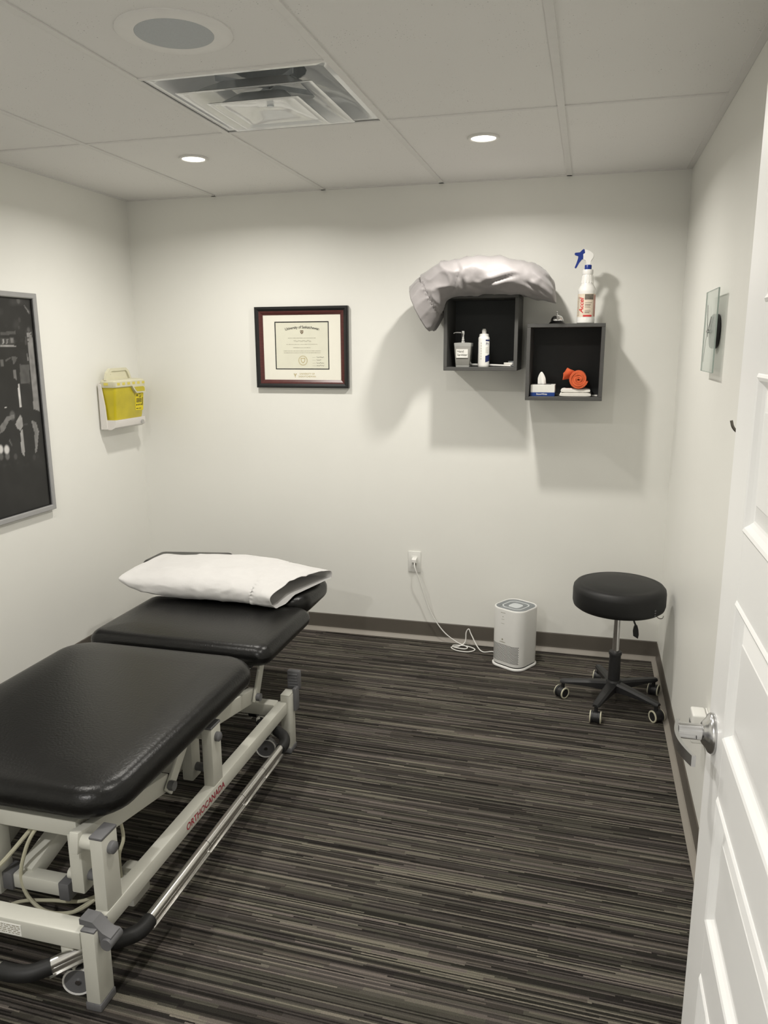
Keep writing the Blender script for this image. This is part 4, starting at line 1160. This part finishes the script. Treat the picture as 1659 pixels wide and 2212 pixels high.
# --- counter bell
bx_, by_ = 2.334, -0.17
t = thing('call_bell', 'small chrome counter bell with plunger on a box shelf', 'bell', (bx_, by_, T2))
obj('base', lathe(new(), [(0, 0), (0.037, 0), (0.037, 0.003), (0.031, 0.010), (0.028, 0.013), (0, 0.013)], (bx_, by_, T2), n=36), 'dark_plastic', t)
obj('dome', lathe(new(), [(0.029, 0.014), (0.0295, 0.017), (0.0285, 0.022), (0.025, 0.030), (0.019, 0.036), (0.011, 0.0395), (0, 0.041)], (bx_, by_, T2), n=36, close=False), 'chrome', t)
obj('plunger', lathe(new(), [(0, 0.039), (0.0055, 0.040), (0.0045, 0.042), (0.0022, 0.043), (0.0022, 0.054), (0.003, 0.055), (0.0028, 0.057), (0, 0.0575)], (bx_, by_, T2), n=16), 'chrome', t)

# --- hand sanitizer dispenser
hx, hy = 1.9005, -0.195
t = thing('soap_dispenser', 'square clear pump bottle labelled hand sanitizer in a box shelf', 'dispenser', (hx, hy, F1))
def hs(h, z, r=0.005): return [(x_, y_, F1 + z) for x_, y_ in rrect(hx - h, hx + h, hy - h, hy + h, r, 4)]
obj('gel_body', loft(new(), [hs(0.0325, 0.0085), hs(0.034, 0.011), hs(0.040, 0.094), hs(0.040, 0.096)]), 'gel_grey', t, ang=0.6)
obj('glass_foot', loft(new(), [hs(0.0325, 0.0), hs(0.033, 0.002), hs(0.0335, 0.0083)]), 'clear_plastic', t, ang=0.6)
obj('glass_shoulder', loft(new(), [hs(0.0402, 0.0962), hs(0.0412, 0.110), hs(0.0405, 0.113), hs(0.020, 0.116, 0.008)]), 'clear_plastic', t, ang=0.6)
obj('collar', lathe(new(), [(0, 0.114), (0.0125, 0.114), (0.0125, 0.122), (0.0095, 0.124), (0.0095, 0.132), (0, 0.132)], (hx - 0.004, hy, F1), n=24), 'chrome', t)
obj('pump', lathe(new(), [(0, 0.131), (0.0075, 0.131), (0.0075, 0.150), (0.0095, 0.153), (0.0095, 0.169), (0.006, 0.1715), (0, 0.1715)], (hx - 0.004, hy, F1), n=24), 'chrome', t)
obj('nozzle', tube(new(), [(hx - 0.010, hy, F1 + 0.162), (hx - 0.030, hy, F1 + 0.163), (hx - 0.046, hy, F1 + 0.161), (hx - 0.050, hy, F1 + 0.158)], lambda s: 0.0042 - 0.0012 * s, 10, 4), 'chrome', t)
lb = obj('label', bx(hx - 0.029, hx + 0.027, hy - 0.0418, hy - 0.0384, F1 + 0.044, F1 + 0.084), 'label_white', t, smooth=False)
for v in lb.data.vertices:                # lean with the bottle front
    v.co.y -= (v.co.z - 0.064) * 0.072
for s_, z_ in (('Hand', 0.0735), ('Sanitizer', 0.0575)):
    tb = place(text_bm(s_, 0.0155, align='LEFT', spacing=0.95), (hx - 0.0245, hy - 0.0425 - (z_ - 0.064) * 0.072, F1 + z_), (1, 0, 0), (0, -0.072, 1))
    obj('label_lettering', tb, 'ink', lb, smooth=False)

# --- white lotion bottle
qx, qy = 1.9985, -0.2
t = thing('lotion_bottle', 'slim white bottle with navy label beside the hand sanitizer', 'bottle', (qx, qy, F1))
obj('bottle', lathe(new(), [(0, 0), (0.025, 0), (0.0265, 0.002), (0.027, 0.01), (0.027, 0.132), (0.026, 0.138), (0.0225, 0.143), (0, 0.143)], (qx, qy, F1), n=36), 'bottle_white', t)
obj('cap', lathe(new(), [(0, 0.142), (0.0225, 0.142), (0.0222, 0.152), (0.020, 0.1545), (0.012, 0.156), (0.0105, 0.158), (0.0105, 0.172), (0.0075, 0.1745), (0.0075, 0.178), (0, 0.178)], (qx, qy, F1), n=32), 'bottle_white', t)
def wrapq(a0, a1, z0, z1, r=0.0273, n=8, sl=0.0):
    bm = new(); A = [dg(a0 + (a1 - a0) * i / n) for i in range(n + 1)]
    lo = [bm.verts.new((qx + r * math.cos(a), qy + r * math.sin(a), F1 + z0 + sl * i / n)) for i, a in enumerate(A)]
    hi = [bm.verts.new((qx + r * math.cos(a), qy + r * math.sin(a), F1 + z1 + sl * i / n)) for i, a in enumerate(A)]
    for i in range(n): bm.faces.new((lo[i], lo[i + 1], hi[i + 1], hi[i]))
    return bm
obj('label_band', wrapq(-66, -5, 0.022, 0.052, n=10, sl=0.008), 'label_navy', t)
obj('label_band', wrapq(-66, -5, 0.121, 0.128, n=10), 'label_navy', t)
obj('label_band', wrapq(-178, -158, 0.062, 0.10, n=4), 'label_navy', t)
obj('label_band', wrapq(-178, -158, 0.119, 0.127, n=4), 'label_navy', t)
bm = densify(text_bm('Pr', 0.019, align='LEFT'), 0.004)
for v in bm.verts:
    a = dg(-64) + v.co.x / 0.0275; z_ = v.co.y
    v.co = Vector((qx + 0.0275 * math.cos(a), qy + 0.0275 * math.sin(a), F1 + 0.108 + z_))
obj('label_lettering', bm, 'label_navy', t, smooth=False)
for k in range(5): obj('label_small_print', wrapq(-64, -35 - (k % 2) * 8, 0.068 + k * 0.0055, 0.0692 + k * 0.0055, 0.0274, 4), 'ink_soft', t)
for k in range(7): obj('label_small_print', wrapq(-112, -107, 0.035 + k * 0.012, 0.043 + k * 0.012, 0.0274, 2), 'ink_soft', t)

# --- white handled brush lying behind, with a small grey block
t = thing('brush', 'slim white handled brush lying in the box shelf', 'brush', (2.03, -0.12, F1))
obj('handle', tube(new(), [(1.915, -0.085, F1 + 0.0085), (1.99, -0.108, F1 + 0.0075), (2.06, -0.155, F1 + 0.0065), (2.13, -0.205, F1 + 0.0055)], lambda s: 0.0058 - 0.0012 * s, 10, 5), 'bottle_white', t)
obj('bristle_head', beam(new(), (2.096, -0.178, F1 + 0.0145), (2.137, -0.208, F1 + 0.0145), 0.012, 0.011, side=(0, 0, 1), bev=0.002), 'towel_white', t)
gb = tag(recentre(obj('grey_block', bx(2.105, 2.136, -0.095, -0.060, F1 + 0.0003, F1 + 0.026, 0.002), 'speaker_grille')), 'tiny grey block in the corner of the box shelf', 'block')

# --- tissue box
tx0, tx1, ty0, ty1 = 2.2245, 2.3385, -0.205, -0.095
t = thing('tissue_box', 'low white tissue box with blue base and one tissue standing up', 'tissue box', ((tx0 + tx1) / 2, (ty0 + ty1) / 2, F2))
obj('carton', bx(tx0 + 0.0008, tx1 - 0.0008, ty0 + 0.0008, ty1, F2 + 0.0175, F2 + 0.053, 0.001, 1), 'carton_white', t, smooth=False)
cb_ = obj('blue_base', bx(tx0, tx1, ty0, ty1, F2, F2 + 0.0178, 0.001, 1), 'carton_blue', t, smooth=False)
obj('lettering', place(text_bm('SnowWhite', 0.0105, bold=0.0002), ((tx0 + tx1) / 2 - 0.003, ty0 - 0.0004, F2 + 0.0098), (1, 0, 0), (0, 0, 1)), 'label_white', cb_, smooth=False)
obj('opening', bx(tx0 + 0.02, tx1 - 0.02, -0.17, -0.13, F2 + 0.0532, F2 + 0.0536), 'slot_dark', t, smooth=False)
bm = new(); R = []
for k in range(9):
    s_ = k / 8; z_ = F2 + 0.050 + 0.062 * s_
    wdt = (0.019 * (1 - 0.15 * s_) if s_ < 0.55 else 0.016 * (1 - ((s_ - 0.55) / 0.5) ** 1.6)) + 0.0008
    R.append([(2.275 + wdt * math.cos(a) * 1.0 - 0.004 * s_, -0.15 + (0.006 + 0.002 * math.sin(4 * a + s_ * 3)) * math.sin(a) * (1.1 - s_ * 0.8) + 0.004 * math.sin(a * 3 + 2) * (1 - s_), z_) for a in [2 * PI * i / 28 for i in range(28)]])
loft(bm, R)
obj('tissue', bm, 'tissue', t, ang=2.5)

# --- folded white towels and the rolled orange one
def folded(x0, x1, y0, y1, z0, h, seed, droop=0.0):
    bm = new(); R = []
    n = 24
    for j in range(13):
        y_ = y0 + (y1 - y0) * j / 12
        ring = []
        e = 1.0 if 0 < j < 12 else 0.75
        for k in range(n):
            a = 2 * PI * k / n
            xx = (x0 + x1) / 2 + (x1 - x0) / 2 * spow(math.cos(a), 0.35)
            zz_ = z0 + h / 2 + h / 2 * e * spow(math.sin(a), 0.55)
            wv = 0.002 * noise.noise(Vector((xx * 40 + seed, y_ * 40, zz_ * 60)))
            ring.append((xx + wv, y_ + wv, max(z0, zz_ + wv * (1 if math.sin(a) > 0 else 0) + droop * max(0, ((xx - x0) / (x1 - x0) - 0.55)) * (1 if math.sin(a) > 0 else 0))))
        R.append(ring)
    return loft(bm, R)
tag(recentre(obj('folded_towel', folded(2.362, 2.505, -0.222, -0.09, F2, 0.0185, 1.0), 'towel_white', ang=1.2)), 'flat folded white cloth lying on the shelf floor', 'towel', 'folded white cloths in the box shelf')
tag(recentre(obj('folded_towel', folded(2.366, 2.500, -0.216, -0.095, F2 + 0.0188, 0.0175, 4.0), 'towel_white', ang=1.2)), 'folded white cloth directly under the rolled orange towel', 'towel', 'folded white cloths in the box shelf')
bm = new(); R = []
SP = []
for k in range(84):                       # spiral outline of the roll
    a = k * 0.30; r = 0.0075 + 0.00155 * a
    SP.append((a, r))
zr = F2 + 0.0366 + 0.0445
rc = (2.4445, zr)
for y_, sc_ in ((-0.225, 0.97), (-0.221, 1.0), (-0.15, 1.0), (-0.09, 0.98)):
    outer = [(rc[0] + sc_ * r * math.cos(a), y_ + 0.002 * math.sin(a * 1.7), rc[1] + sc_ * r * math.sin(a)) for a, r in SP]
    inner = [(rc[0] + sc_ * (r - 0.0090) * math.cos(a), y_ + 0.002 * math.sin(a * 1.7), rc[1] + sc_ * (r - 0.0090) * math.sin(a)) for a, r in SP]
    R.append(outer + inner[::-1])
n = len(R[0]); W_ = [[bm.verts.new(p) for p in q] for q in R]
for A, B in zip(W_, W_[1:]):
    for k in range(n): bm.faces.new((A[k], A[(k + 1) % n], B[(k + 1) % n], B[k]))
h_ = n // 2
for A in (W_[0], W_[-1]):
    for k in range(h_ - 1): bm.faces.new((A[k], A[k + 1], A[n - 2 - k], A[n - 1 - k]))
bmesh.ops.recalc_face_normals(bm, faces=bm.faces)
ot = thing('rolled_towel', 'rolled orange towel on top of the folded white cloths', 'towel', (rc[0], -0.155, F2 + 0.0366))
obj('roll', bm, 'towel_orange', ot, ang=1.0)
bm = prism(new(), [(2.371, zr - 0.006), (2.374, zr + 0.026), (2.390, zr + 0.050), (2.424, zr + 0.036), (2.412, zr + 0.002)], 'y', -0.175, -0.125)   # loose end sticking up behind the roll
bmesh.ops.subdivide_edges(bm, edges=bm.edges[:], cuts=3, use_grid_fill=True)
for v in bm.verts: v.co += Vector((1, 1, 1)) * 0.003 * noise.noise(v.co * 60)
obj('loose_end', bm, 'towel_orange', ot, ang=2.0)
tag(recentre(obj('paper_strip', bx(2.508, 2.534, -0.16, -0.145, F2 + 0.0002, F2 + 0.006, 0.0006, 1), 'carton_white')), 'small pale strip at the right of the folded cloths', 'strip')

# --- glass wall clock
CY, CZ, CX = -1.150, 1.638, 2.872
t = thing('wall_clock', 'square glass wall clock with black round movement', 'clock', (XR, CY, CZ - 0.135))
ch = 0.132
obj('glass_pane', bx(CX - 0.002, CX + 0.002, CY - ch, CY + ch, CZ - ch, CZ + ch), 'clock_glass', t, smooth=False)
obj('glass_edge', ring_box(new(), CY - ch - 0.0004, CY + ch + 0.0004, CZ - ch - 0.0004, CZ + ch + 0.0004, 0.0016, CX - 0.0022, CX + 0.0022, axis='x'), 'glass_edge', t, smooth=False)
def along_x(prof, c, n=32):
    bm = lathe(new(), prof, n=n); return rot_x(bm, c)
obj('movement', along_x([(0, 0.0), (0.052, 0.0), (0.056, 0.003), (0.056, 0.018), (0.052, 0.0215), (0, 0.0215)], (XR - 0.001, CY, CZ)), 'dark_plastic', t)
obj('spindle', along_x([(0, 0.0), (0.006, 0.0), (0.006, 0.007), (0.003, 0.009), (0, 0.009)], (CX - 0.0018, CY, CZ), 16), 'satin_nickel', t)
obj('hour_hand', beam(new(), (CX - 0.0055, CY + 0.01, CZ - 0.008), (CX - 0.0055, CY - 0.045, CZ + 0.045), 0.005, 0.0008, side=(0, 1, 1), bev=0), 'dark_plastic', t)
obj('minute_hand', beam(new(), (CX - 0.007, CY - 0.008, CZ - 0.018), (CX - 0.007, CY + 0.04, CZ + 0.085), 0.004, 0.0008, side=(0, 1, -0.4), bev=0), 'dark_plastic', t)
obj('second_hand', beam(new(), (CX - 0.0085, CY - 0.008, CZ + 0.02), (CX - 0.0085, CY + 0.04, CZ - 0.10), 0.0016, 0.0006, side=(0, 1, 0.4), bev=0), 'dark_plastic', t)

# --- coat hook
t = thing('coat_hook', 'small dark metal coat hook on the wall behind the door', 'hook', (XR, -1.86, 1.36))
obj('back_plate', bx(XR - 0.005, XR - 0.0005, -1.875, -1.845, 1.35, 1.45, 0.002), 'bronze_hook', t)
obj('hook', tube(new(), [(XR - 0.004, -1.86, 1.43), (XR - 0.020, -1.86, 1.405), (XR - 0.030, -1.86, 1.383), (XR - 0.040, -1.86, 1.381), (XR - 0.050, -1.86, 1.392), (XR - 0.055, -1.86, 1.408)], 0.0036, 10, 6), 'bronze_hook', t)

# --- outlets
def outlet(name, origin, xd, label):
    t = thing('wall_outlet', label, 'outlet', origin)
    o = Vector(origin); x = Vector(xd); nrm = Vector((0, 0, 1)).cross(x) * -1
    def plate(w0, w1, z0, z1, d0, d1, bev=0.001):
        bm = bx(w0, w1, z0, z1, d0, d1, bev, 2)
        mt = Matrix((x, Vector((0, 0, 1)), nrm)).transposed().to_4x4(); mt.translation = o
        bmesh.ops.transform(bm, matrix=mt, verts=bm.verts); bmesh.ops.recalc_face_normals(bm, faces=bm.faces); return bm
    obj('cover_plate', plate(-0.035, 0.035, 0, 0.118, 0.0005, 0.006, 0.0025), 'plate_white', t)
    rc_ = obj('receptacle', plate(-0.0168, 0.0168, 0.026, 0.092, 0.004, 0.0075, 0.001), 'plate_white', t)
    bm = new()
    for zc in (0.042, 0.076):
        for s_ in (-0.0065, 0.0065):
            q = plate(s_ - 0.001, s_ + 0.001, zc, zc + 0.008, 0.0074, 0.0078, 0); tmp = bpy.data.meshes.new('q'); q.to_mesh(tmp); q.free(); bm.from_mesh(tmp); bpy.data.meshes.remove(tmp)
        q = plate(-0.0025, 0.0025, zc - 0.008, zc - 0.004, 0.0074, 0.0078, 0); tmp = bpy.data.meshes.new('q'); q.to_mesh(tmp); q.free(); bm.from_mesh(tmp); bpy.data.meshes.remove(tmp)
    obj('slots', bm, 'slot_dark', rc_, smooth=False)
    obj('screw', plate(-0.003, 0.003, 0.0565, 0.0615, 0.0074, 0.0082, 0.0005), 'tee_white', t)
    return t, plate
outlet('o1', (1.620, 0, 0.384), (1, 0, 0), 'white wall outlet with a cord plugged in above the baseboard')
t2, plate = outlet('o2', (XR, -1.60, 0.372), (0, -1, 0), 'white wall outlet behind the door lever holding a plug-in adapter')
t = thing('plug_in_adapter', 'white vented plug-in adapter in the outlet behind the door', 'adapter', (XR - 0.03, -1.60, 0.43))
obj('housing', bx(XR - 0.050, XR - 0.0085, -1.635, -1.568, 0.398, 0.492, 0.006, 3), 'plate_white', t)
for k in range(5): obj('vent_slot', bx(XR - 0.0506, XR - 0.0498, -1.628 + k * 0.012, -1.623 + k * 0.012, 0.41, 0.455), 'slot_dark', t, smooth=False)

# ================================================================== AIR PURIFIER
AX, AY = 2.192, -0.215
A = thing('air_purifier', 'white tabletop air purifier with grey vented top standing on the carpet', 'air purifier', (AX, AY, 0), math.radians(-30))
def ar(h, z, r): return [(x_, y_, z) for x_, y_ in rrect(-h, h, -h, h, r, 8)]
obj('plinth', loft(new(), [ar(0.092, 0.0005, 0.055), ar(0.096, 0.003, 0.057), ar(0.0965, 0.009, 0.057), ar(0.094, 0.0125, 0.056), ar(0.089, 0.0135, 0.053)]), 'purifier_white', A, ang=0.9, local=True)
obj('shadow_gap', loft(new(), [ar(0.088, 0.012, 0.052), ar(0.088, 0.019, 0.052)]), 'hole_dark', A, local=True)
body = obj('body', loft(new(), [ar(0.088, 0.018, 0.053), ar(0.0915, 0.020, 0.055), ar(0.0915, 0.306, 0.055), ar(0.0905, 0.312, 0.0545), ar(0.0875, 0.314, 0.053), ar(0.0845, 0.312, 0.051), ar(0.084, 0.304, 0.05)], (True, False)), 'purifier_white', A, ang=0.9, local=True)
def aring(h0, h1, z0, z1, r0, r1, m_, nm):
    obj(nm, loft(new(), [ar(h0, z0, r0), ar(h0, z1, r0), ar(h1, z1, r1), ar(h1, z0, r1)], (False, False)), m_, A, ang=0.6, local=True)
obj('top_well', loft(new(), [ar(0.0845, 0.302, 0.05), ar(0.0845, 0.303, 0.05)]), 'hole_dark', A, local=True)
for k in range(4):
    h0 = 0.0835 - k * 0.0062
    aring(h0, h0 - 0.0042, 0.303, 0.3105, max(0.05 - k * 0.004, 0.02), max(0.048 - k * 0.004, 0.02), 'purifier_grey', 'vent_ring')
aring(0.0585, 0.0525, 0.303, 0.312, 0.034, 0.031, 'purifier_light', 'light_ring')
for k in range(4):
    h0 = 0.0515 - k * 0.0050
    aring(h0, h0 - 0.0034, 0.303, 0.3105, 0.030 - k * 0.003, 0.028 - k * 0.003, 'purifier_grey', 'vent_ring')
obj('control_pad', loft(new(), [ar(0.0315, 0.303, 0.018), ar(0.0315, 0.310, 0.018), ar(0.030, 0.3115, 0.017)]), 'purifier_light', A, ang=0.6, local=True)
bm = new()
for j in range(15):                       # pin-hole intake on the front face
    for i in range(24):
        x_ = -0.078 + i * 0.0068 + (j % 2) * 0.0034; z_ = 0.038 + j * 0.0062
        if abs(x_) > 0.079: continue
        if abs(x_) <= 0.0365: p = Vector((x_, -0.0917, z_)); n_ = Vector((0, -1, 0))
        else:
            a = math.copysign((abs(x_) - 0.0365) / 0.055, x_); p = Vector((math.copysign(0.0365, x_) + 0.0552 * math.sin(a), -0.0365 - 0.0552 * math.cos(a), z_)); n_ = Vector((math.sin(a), -math.cos(a), 0))
        s_ = n_.cross(Vector((0, 0, 1)))
        bm.faces.new([bm.verts.new(p + (s_ * math.cos(t_) + Vector((0, 0, 1)) * math.sin(t_)  ) * 0.0025) for t_ in [2 * PI * q / 6 for q in range(6)]])
bmesh.ops.recalc_face_normals(bm, faces=bm.faces)
io = obj('intake_holes', bm, 'hole_dark', A, smooth=False, local=True); io['kind'] = 'stuff'
lo_ = obj('logo_dot', rot_x(lathe(new(), [(0, 0), (0.0045, 0), (0.0045, 0.0005), (0, 0.0005)], n=20), (0, 0, 0)), 'ink_soft', A, local=True)
lo_.data.transform(Matrix.Translation((-0.012, -0.0915, 0.153)) @ Matrix.Rotation(PI / 2, 4, 'Z'))
obj('logo_text', scribble(new(), -0.029, 0.006, 0.139, 0.0042, 31, y=-0.0917), 'ink_soft', A, smooth=False, local=True)
obj('top_text', scribble(new(), -0.026, 0.003, 0.293, 0.0026, 32, y=-0.0917), 'ink_soft', A, smooth=False, local=True)
bm = bx(-0.014, -0.010, -0.0919, -0.0915, 0.270, 0.274); box(bm, -0.020, -0.003, -0.0919, -0.0915, 0.258, 0.2592); box(bm, -0.022, -0.002, -0.0919, -0.0915, 0.236, 0.2372)
obj('indicator_marks', bm, 'ink_soft', A, smooth=False, local=True)
# power cord (in world positions, then expressed in the purifier's frame)
cp = [(2.128, -0.150, 0.012), (2.07, -0.105, 0.006), (2.02, -0.118, 0.005), (1.985, -0.085, 0.018), (1.945, -0.055, 0.075), (1.932, -0.050, 0.100), (1.918, -0.050, 0.080), (1.915, -0.062, 0.030), (1.885, -0.078, 0.008), (1.845, -0.095, 0.005), (1.880, -0.132, 0.005), (1.945, -0.136, 0.005), (1.975, -0.105, 0.009), (1.93, -0.078, 0.012), (1.86, -0.076, 0.011), (1.86, -0.105, 0.012), (1.92, -0.118, 0.012), (1.93, -0.092, 0.014), (1.865, -0.052, 0.022), (1.800, -0.040, 0.062), (1.745, -0.032, 0.125), (1.705, -0.034, 0.20), (1.672, -0.040, 0.30), (1.645, -0.052, 0.39), (1.632, -0.050, 0.425), (1.6265, -0.036, 0.446)]
inv = (Matrix.Translation(Vector((AX, AY, 0))) @ Matrix.Rotation(math.radians(-30), 4, 'Z')).inverted()
cord = obj('power_cord', tube(new(), [inv @ Vector(p) for p in cp], 0.0030, 8, 6), 'white_cable', A, local=True)
bm = new()
prism(bm, [(0.440, -0.0085), (0.470, -0.0085), (0.468, -0.030), (0.462, -0.036), (0.448, -0.036), (0.440, -0.028)], 'x', 1.612, 1.636)
for v in bm.verts: v.co = inv @ Vector((v.co.x, v.co.z, v.co.y))
bmesh.ops.recalc_face_normals(bm, faces=bm.faces)
obj('plug', bm, 'white_cable', A, smooth=False, local=True)

# ================================================================== ROLLING STOOL
QX, QY = 2.668, -0.555
S = thing('rolling_stool', 'black round padded stool on five casters with chrome gas column', 'stool', (QX, QY, 0))
def L_(bm, nm, m_, par=S, **k): return obj(nm, bm, m_, par, local=True, **k)
seat = L_(lathe(new(), [(0, 0.4570), (0.165, 0.4570), (0.182, 0.4600), (0.194, 0.4690), (0.1985, 0.4850), (0.1985, 0.5370), (0.196, 0.5520), (0.186, 0.5640), (0.172, 0.5695), (0.165, 0.5680), (0.150, 0.5730), (0.08, 0.5770), (0, 0.5780)], n=64), 'seat', 'stool_vinyl', ang=1.2)
L_(lathe(new(), [(0, 0.4400), (0.07, 0.4400), (0.075, 0.4430), (0.075, 0.4570), (0, 0.4570)], n=32), 'seat_plate', 'dark_plastic')
L_(cyl(new(), (0, 0, 0.245), (0, 0, 0.4420), 0.0145, n=24), 'gas_rod', 'chrome')
L_(lathe(new(), [(0, 0.07), (0.0265, 0.07), (0.025, 0.235), (0.0285, 0.236), (0.0285, 0.247), (0.026, 0.250), (0, 0.250)], n=28), 'column', 'dark_plastic')
hn = L_(tube(new(), [(0.02, 0.0, 0.4490), (0.05, -0.02, 0.4470), (0.062, -0.03, 0.4300), (0.070, -0.036, 0.4050), (0.078, -0.04, 0.3900)], 0.004, 8, 5), 'lift_lever', 'dark_plastic')
bm = loft(new(), [[(0.078 + dx_ * math.cos(0.5450), -0.040 + dy_, z_ - dx_ * 0.4950) for dx_, dy_ in ((-w_, -0.006), (w_, -0.006), (w_, 0.006), (-w_, 0.006))] for w_, z_ in ((0.006, 0.3950), (0.012, 0.3800), (0.015, 0.3600), (0.012, 0.3400))])
L_(bm, 'lever_paddle', 'dark_plastic', hn, ang=0.9)
bm = new()
ca_, sa_ = math.cos(dg(-44)), math.sin(dg(-44))
tn = Vector((-sa_, ca_, 0)); c0 = Vector((ca_ * 0.1992, sa_ * 0.1992, 0))
for dz in (0.0, 0.011, 0.022):
    p = c0 + Vector((0, 0, 0.4770 + dz)); beam(bm, p - tn * 0.004, p + tn * 0.004, 0.0012, 0.006, side=(ca_, sa_, 0), bev=0)
L_(bm, 'seat_tag', 'grey_plastic', seat, smooth=False)
L_(tube(new(), [(0.150, -0.06, 0.4570), (0.165, -0.065, 0.4430), (0.180, -0.07, 0.4450), (0.184, -0.072, 0.4580)], 0.0018, 6, 4), 'wire_loop', 'chrome')
L_(lathe(new(), [(0, 0.062), (0.036, 0.062), (0.040, 0.070), (0.038, 0.100), (0.030, 0.115), (0, 0.115)], n=28), 'hub', 'dark_plastic')
for k in range(5):
    an = dg(178 + 72 * k)
    d = Vector((math.cos(an), math.sin(an), 0)); n_ = Vector((-d.y, d.x, 0))
    R = []
    for s_, w_, zt_, zb2 in ((0.02, 0.024, 0.108, 0.066), (0.10, 0.021, 0.101, 0.072), (0.18, 0.018, 0.092, 0.074), (0.222, 0.0165, 0.087, 0.072), (0.236, 0.012, 0.084, 0.074)):
        R.append([d * s_ + n_ * q + Vector((0, 0, z_)) for q, z_ in ((-w_, zb2), (w_, zb2), (w_, zt_ - 0.008), (w_ * 0.6, zt_), (-w_ * 0.6, zt_), (-w_, zt_ - 0.008))])
    lg = L_(loft(new(), R), 'base_arm', 'dark_plastic', ang=0.6)
    c = d * 0.222
    cs = L_(cyl(new(), c + Vector((0, 0, 0.045)), c + Vector((0, 0, 0.074)), 0.008, n=12), 'caster_stem', 'dark_plastic', lg)
    ra = an + (0.9, 0.25, -0.35, 0.6, -0.5)[k]
    rd = Vector((math.cos(ra), math.sin(ra), 0)); rn = Vector((-rd.y, rd.x, 0)); cc_ = c + rd * 0.008 + Vector((0, 0, 0.0265))
    L_(cyl(new(), cc_ - rn * 0.010, cc_ + rn * 0.010, 0.024, n=20), 'caster_hood', 'dark_plastic', lg)
    for s_ in (-1, 1):
        wc = cc_ + rn * 0.0165 * s_
        L_(cyl(new(), wc - rn * 0.006, wc + rn * 0.006, 0.026, n=24), 'caster_wheel', 'dark_plastic', lg)
        bm = loft(new(), [[wc + rn * s_ * t_ + (rd * math.cos(a) + Vector((0, 0, 1)) * math.sin(a)) * r_ for a in [2 * PI * i / 24 for i in range(24)]] for t_, r_ in ((0.0030, 0.0267), (0.0068, 0.0264), (0.0078, 0.0215), (0.0058, 0.0195))], (False, False))
        L_(bm, 'caster_band', 'caster_cream', lg)
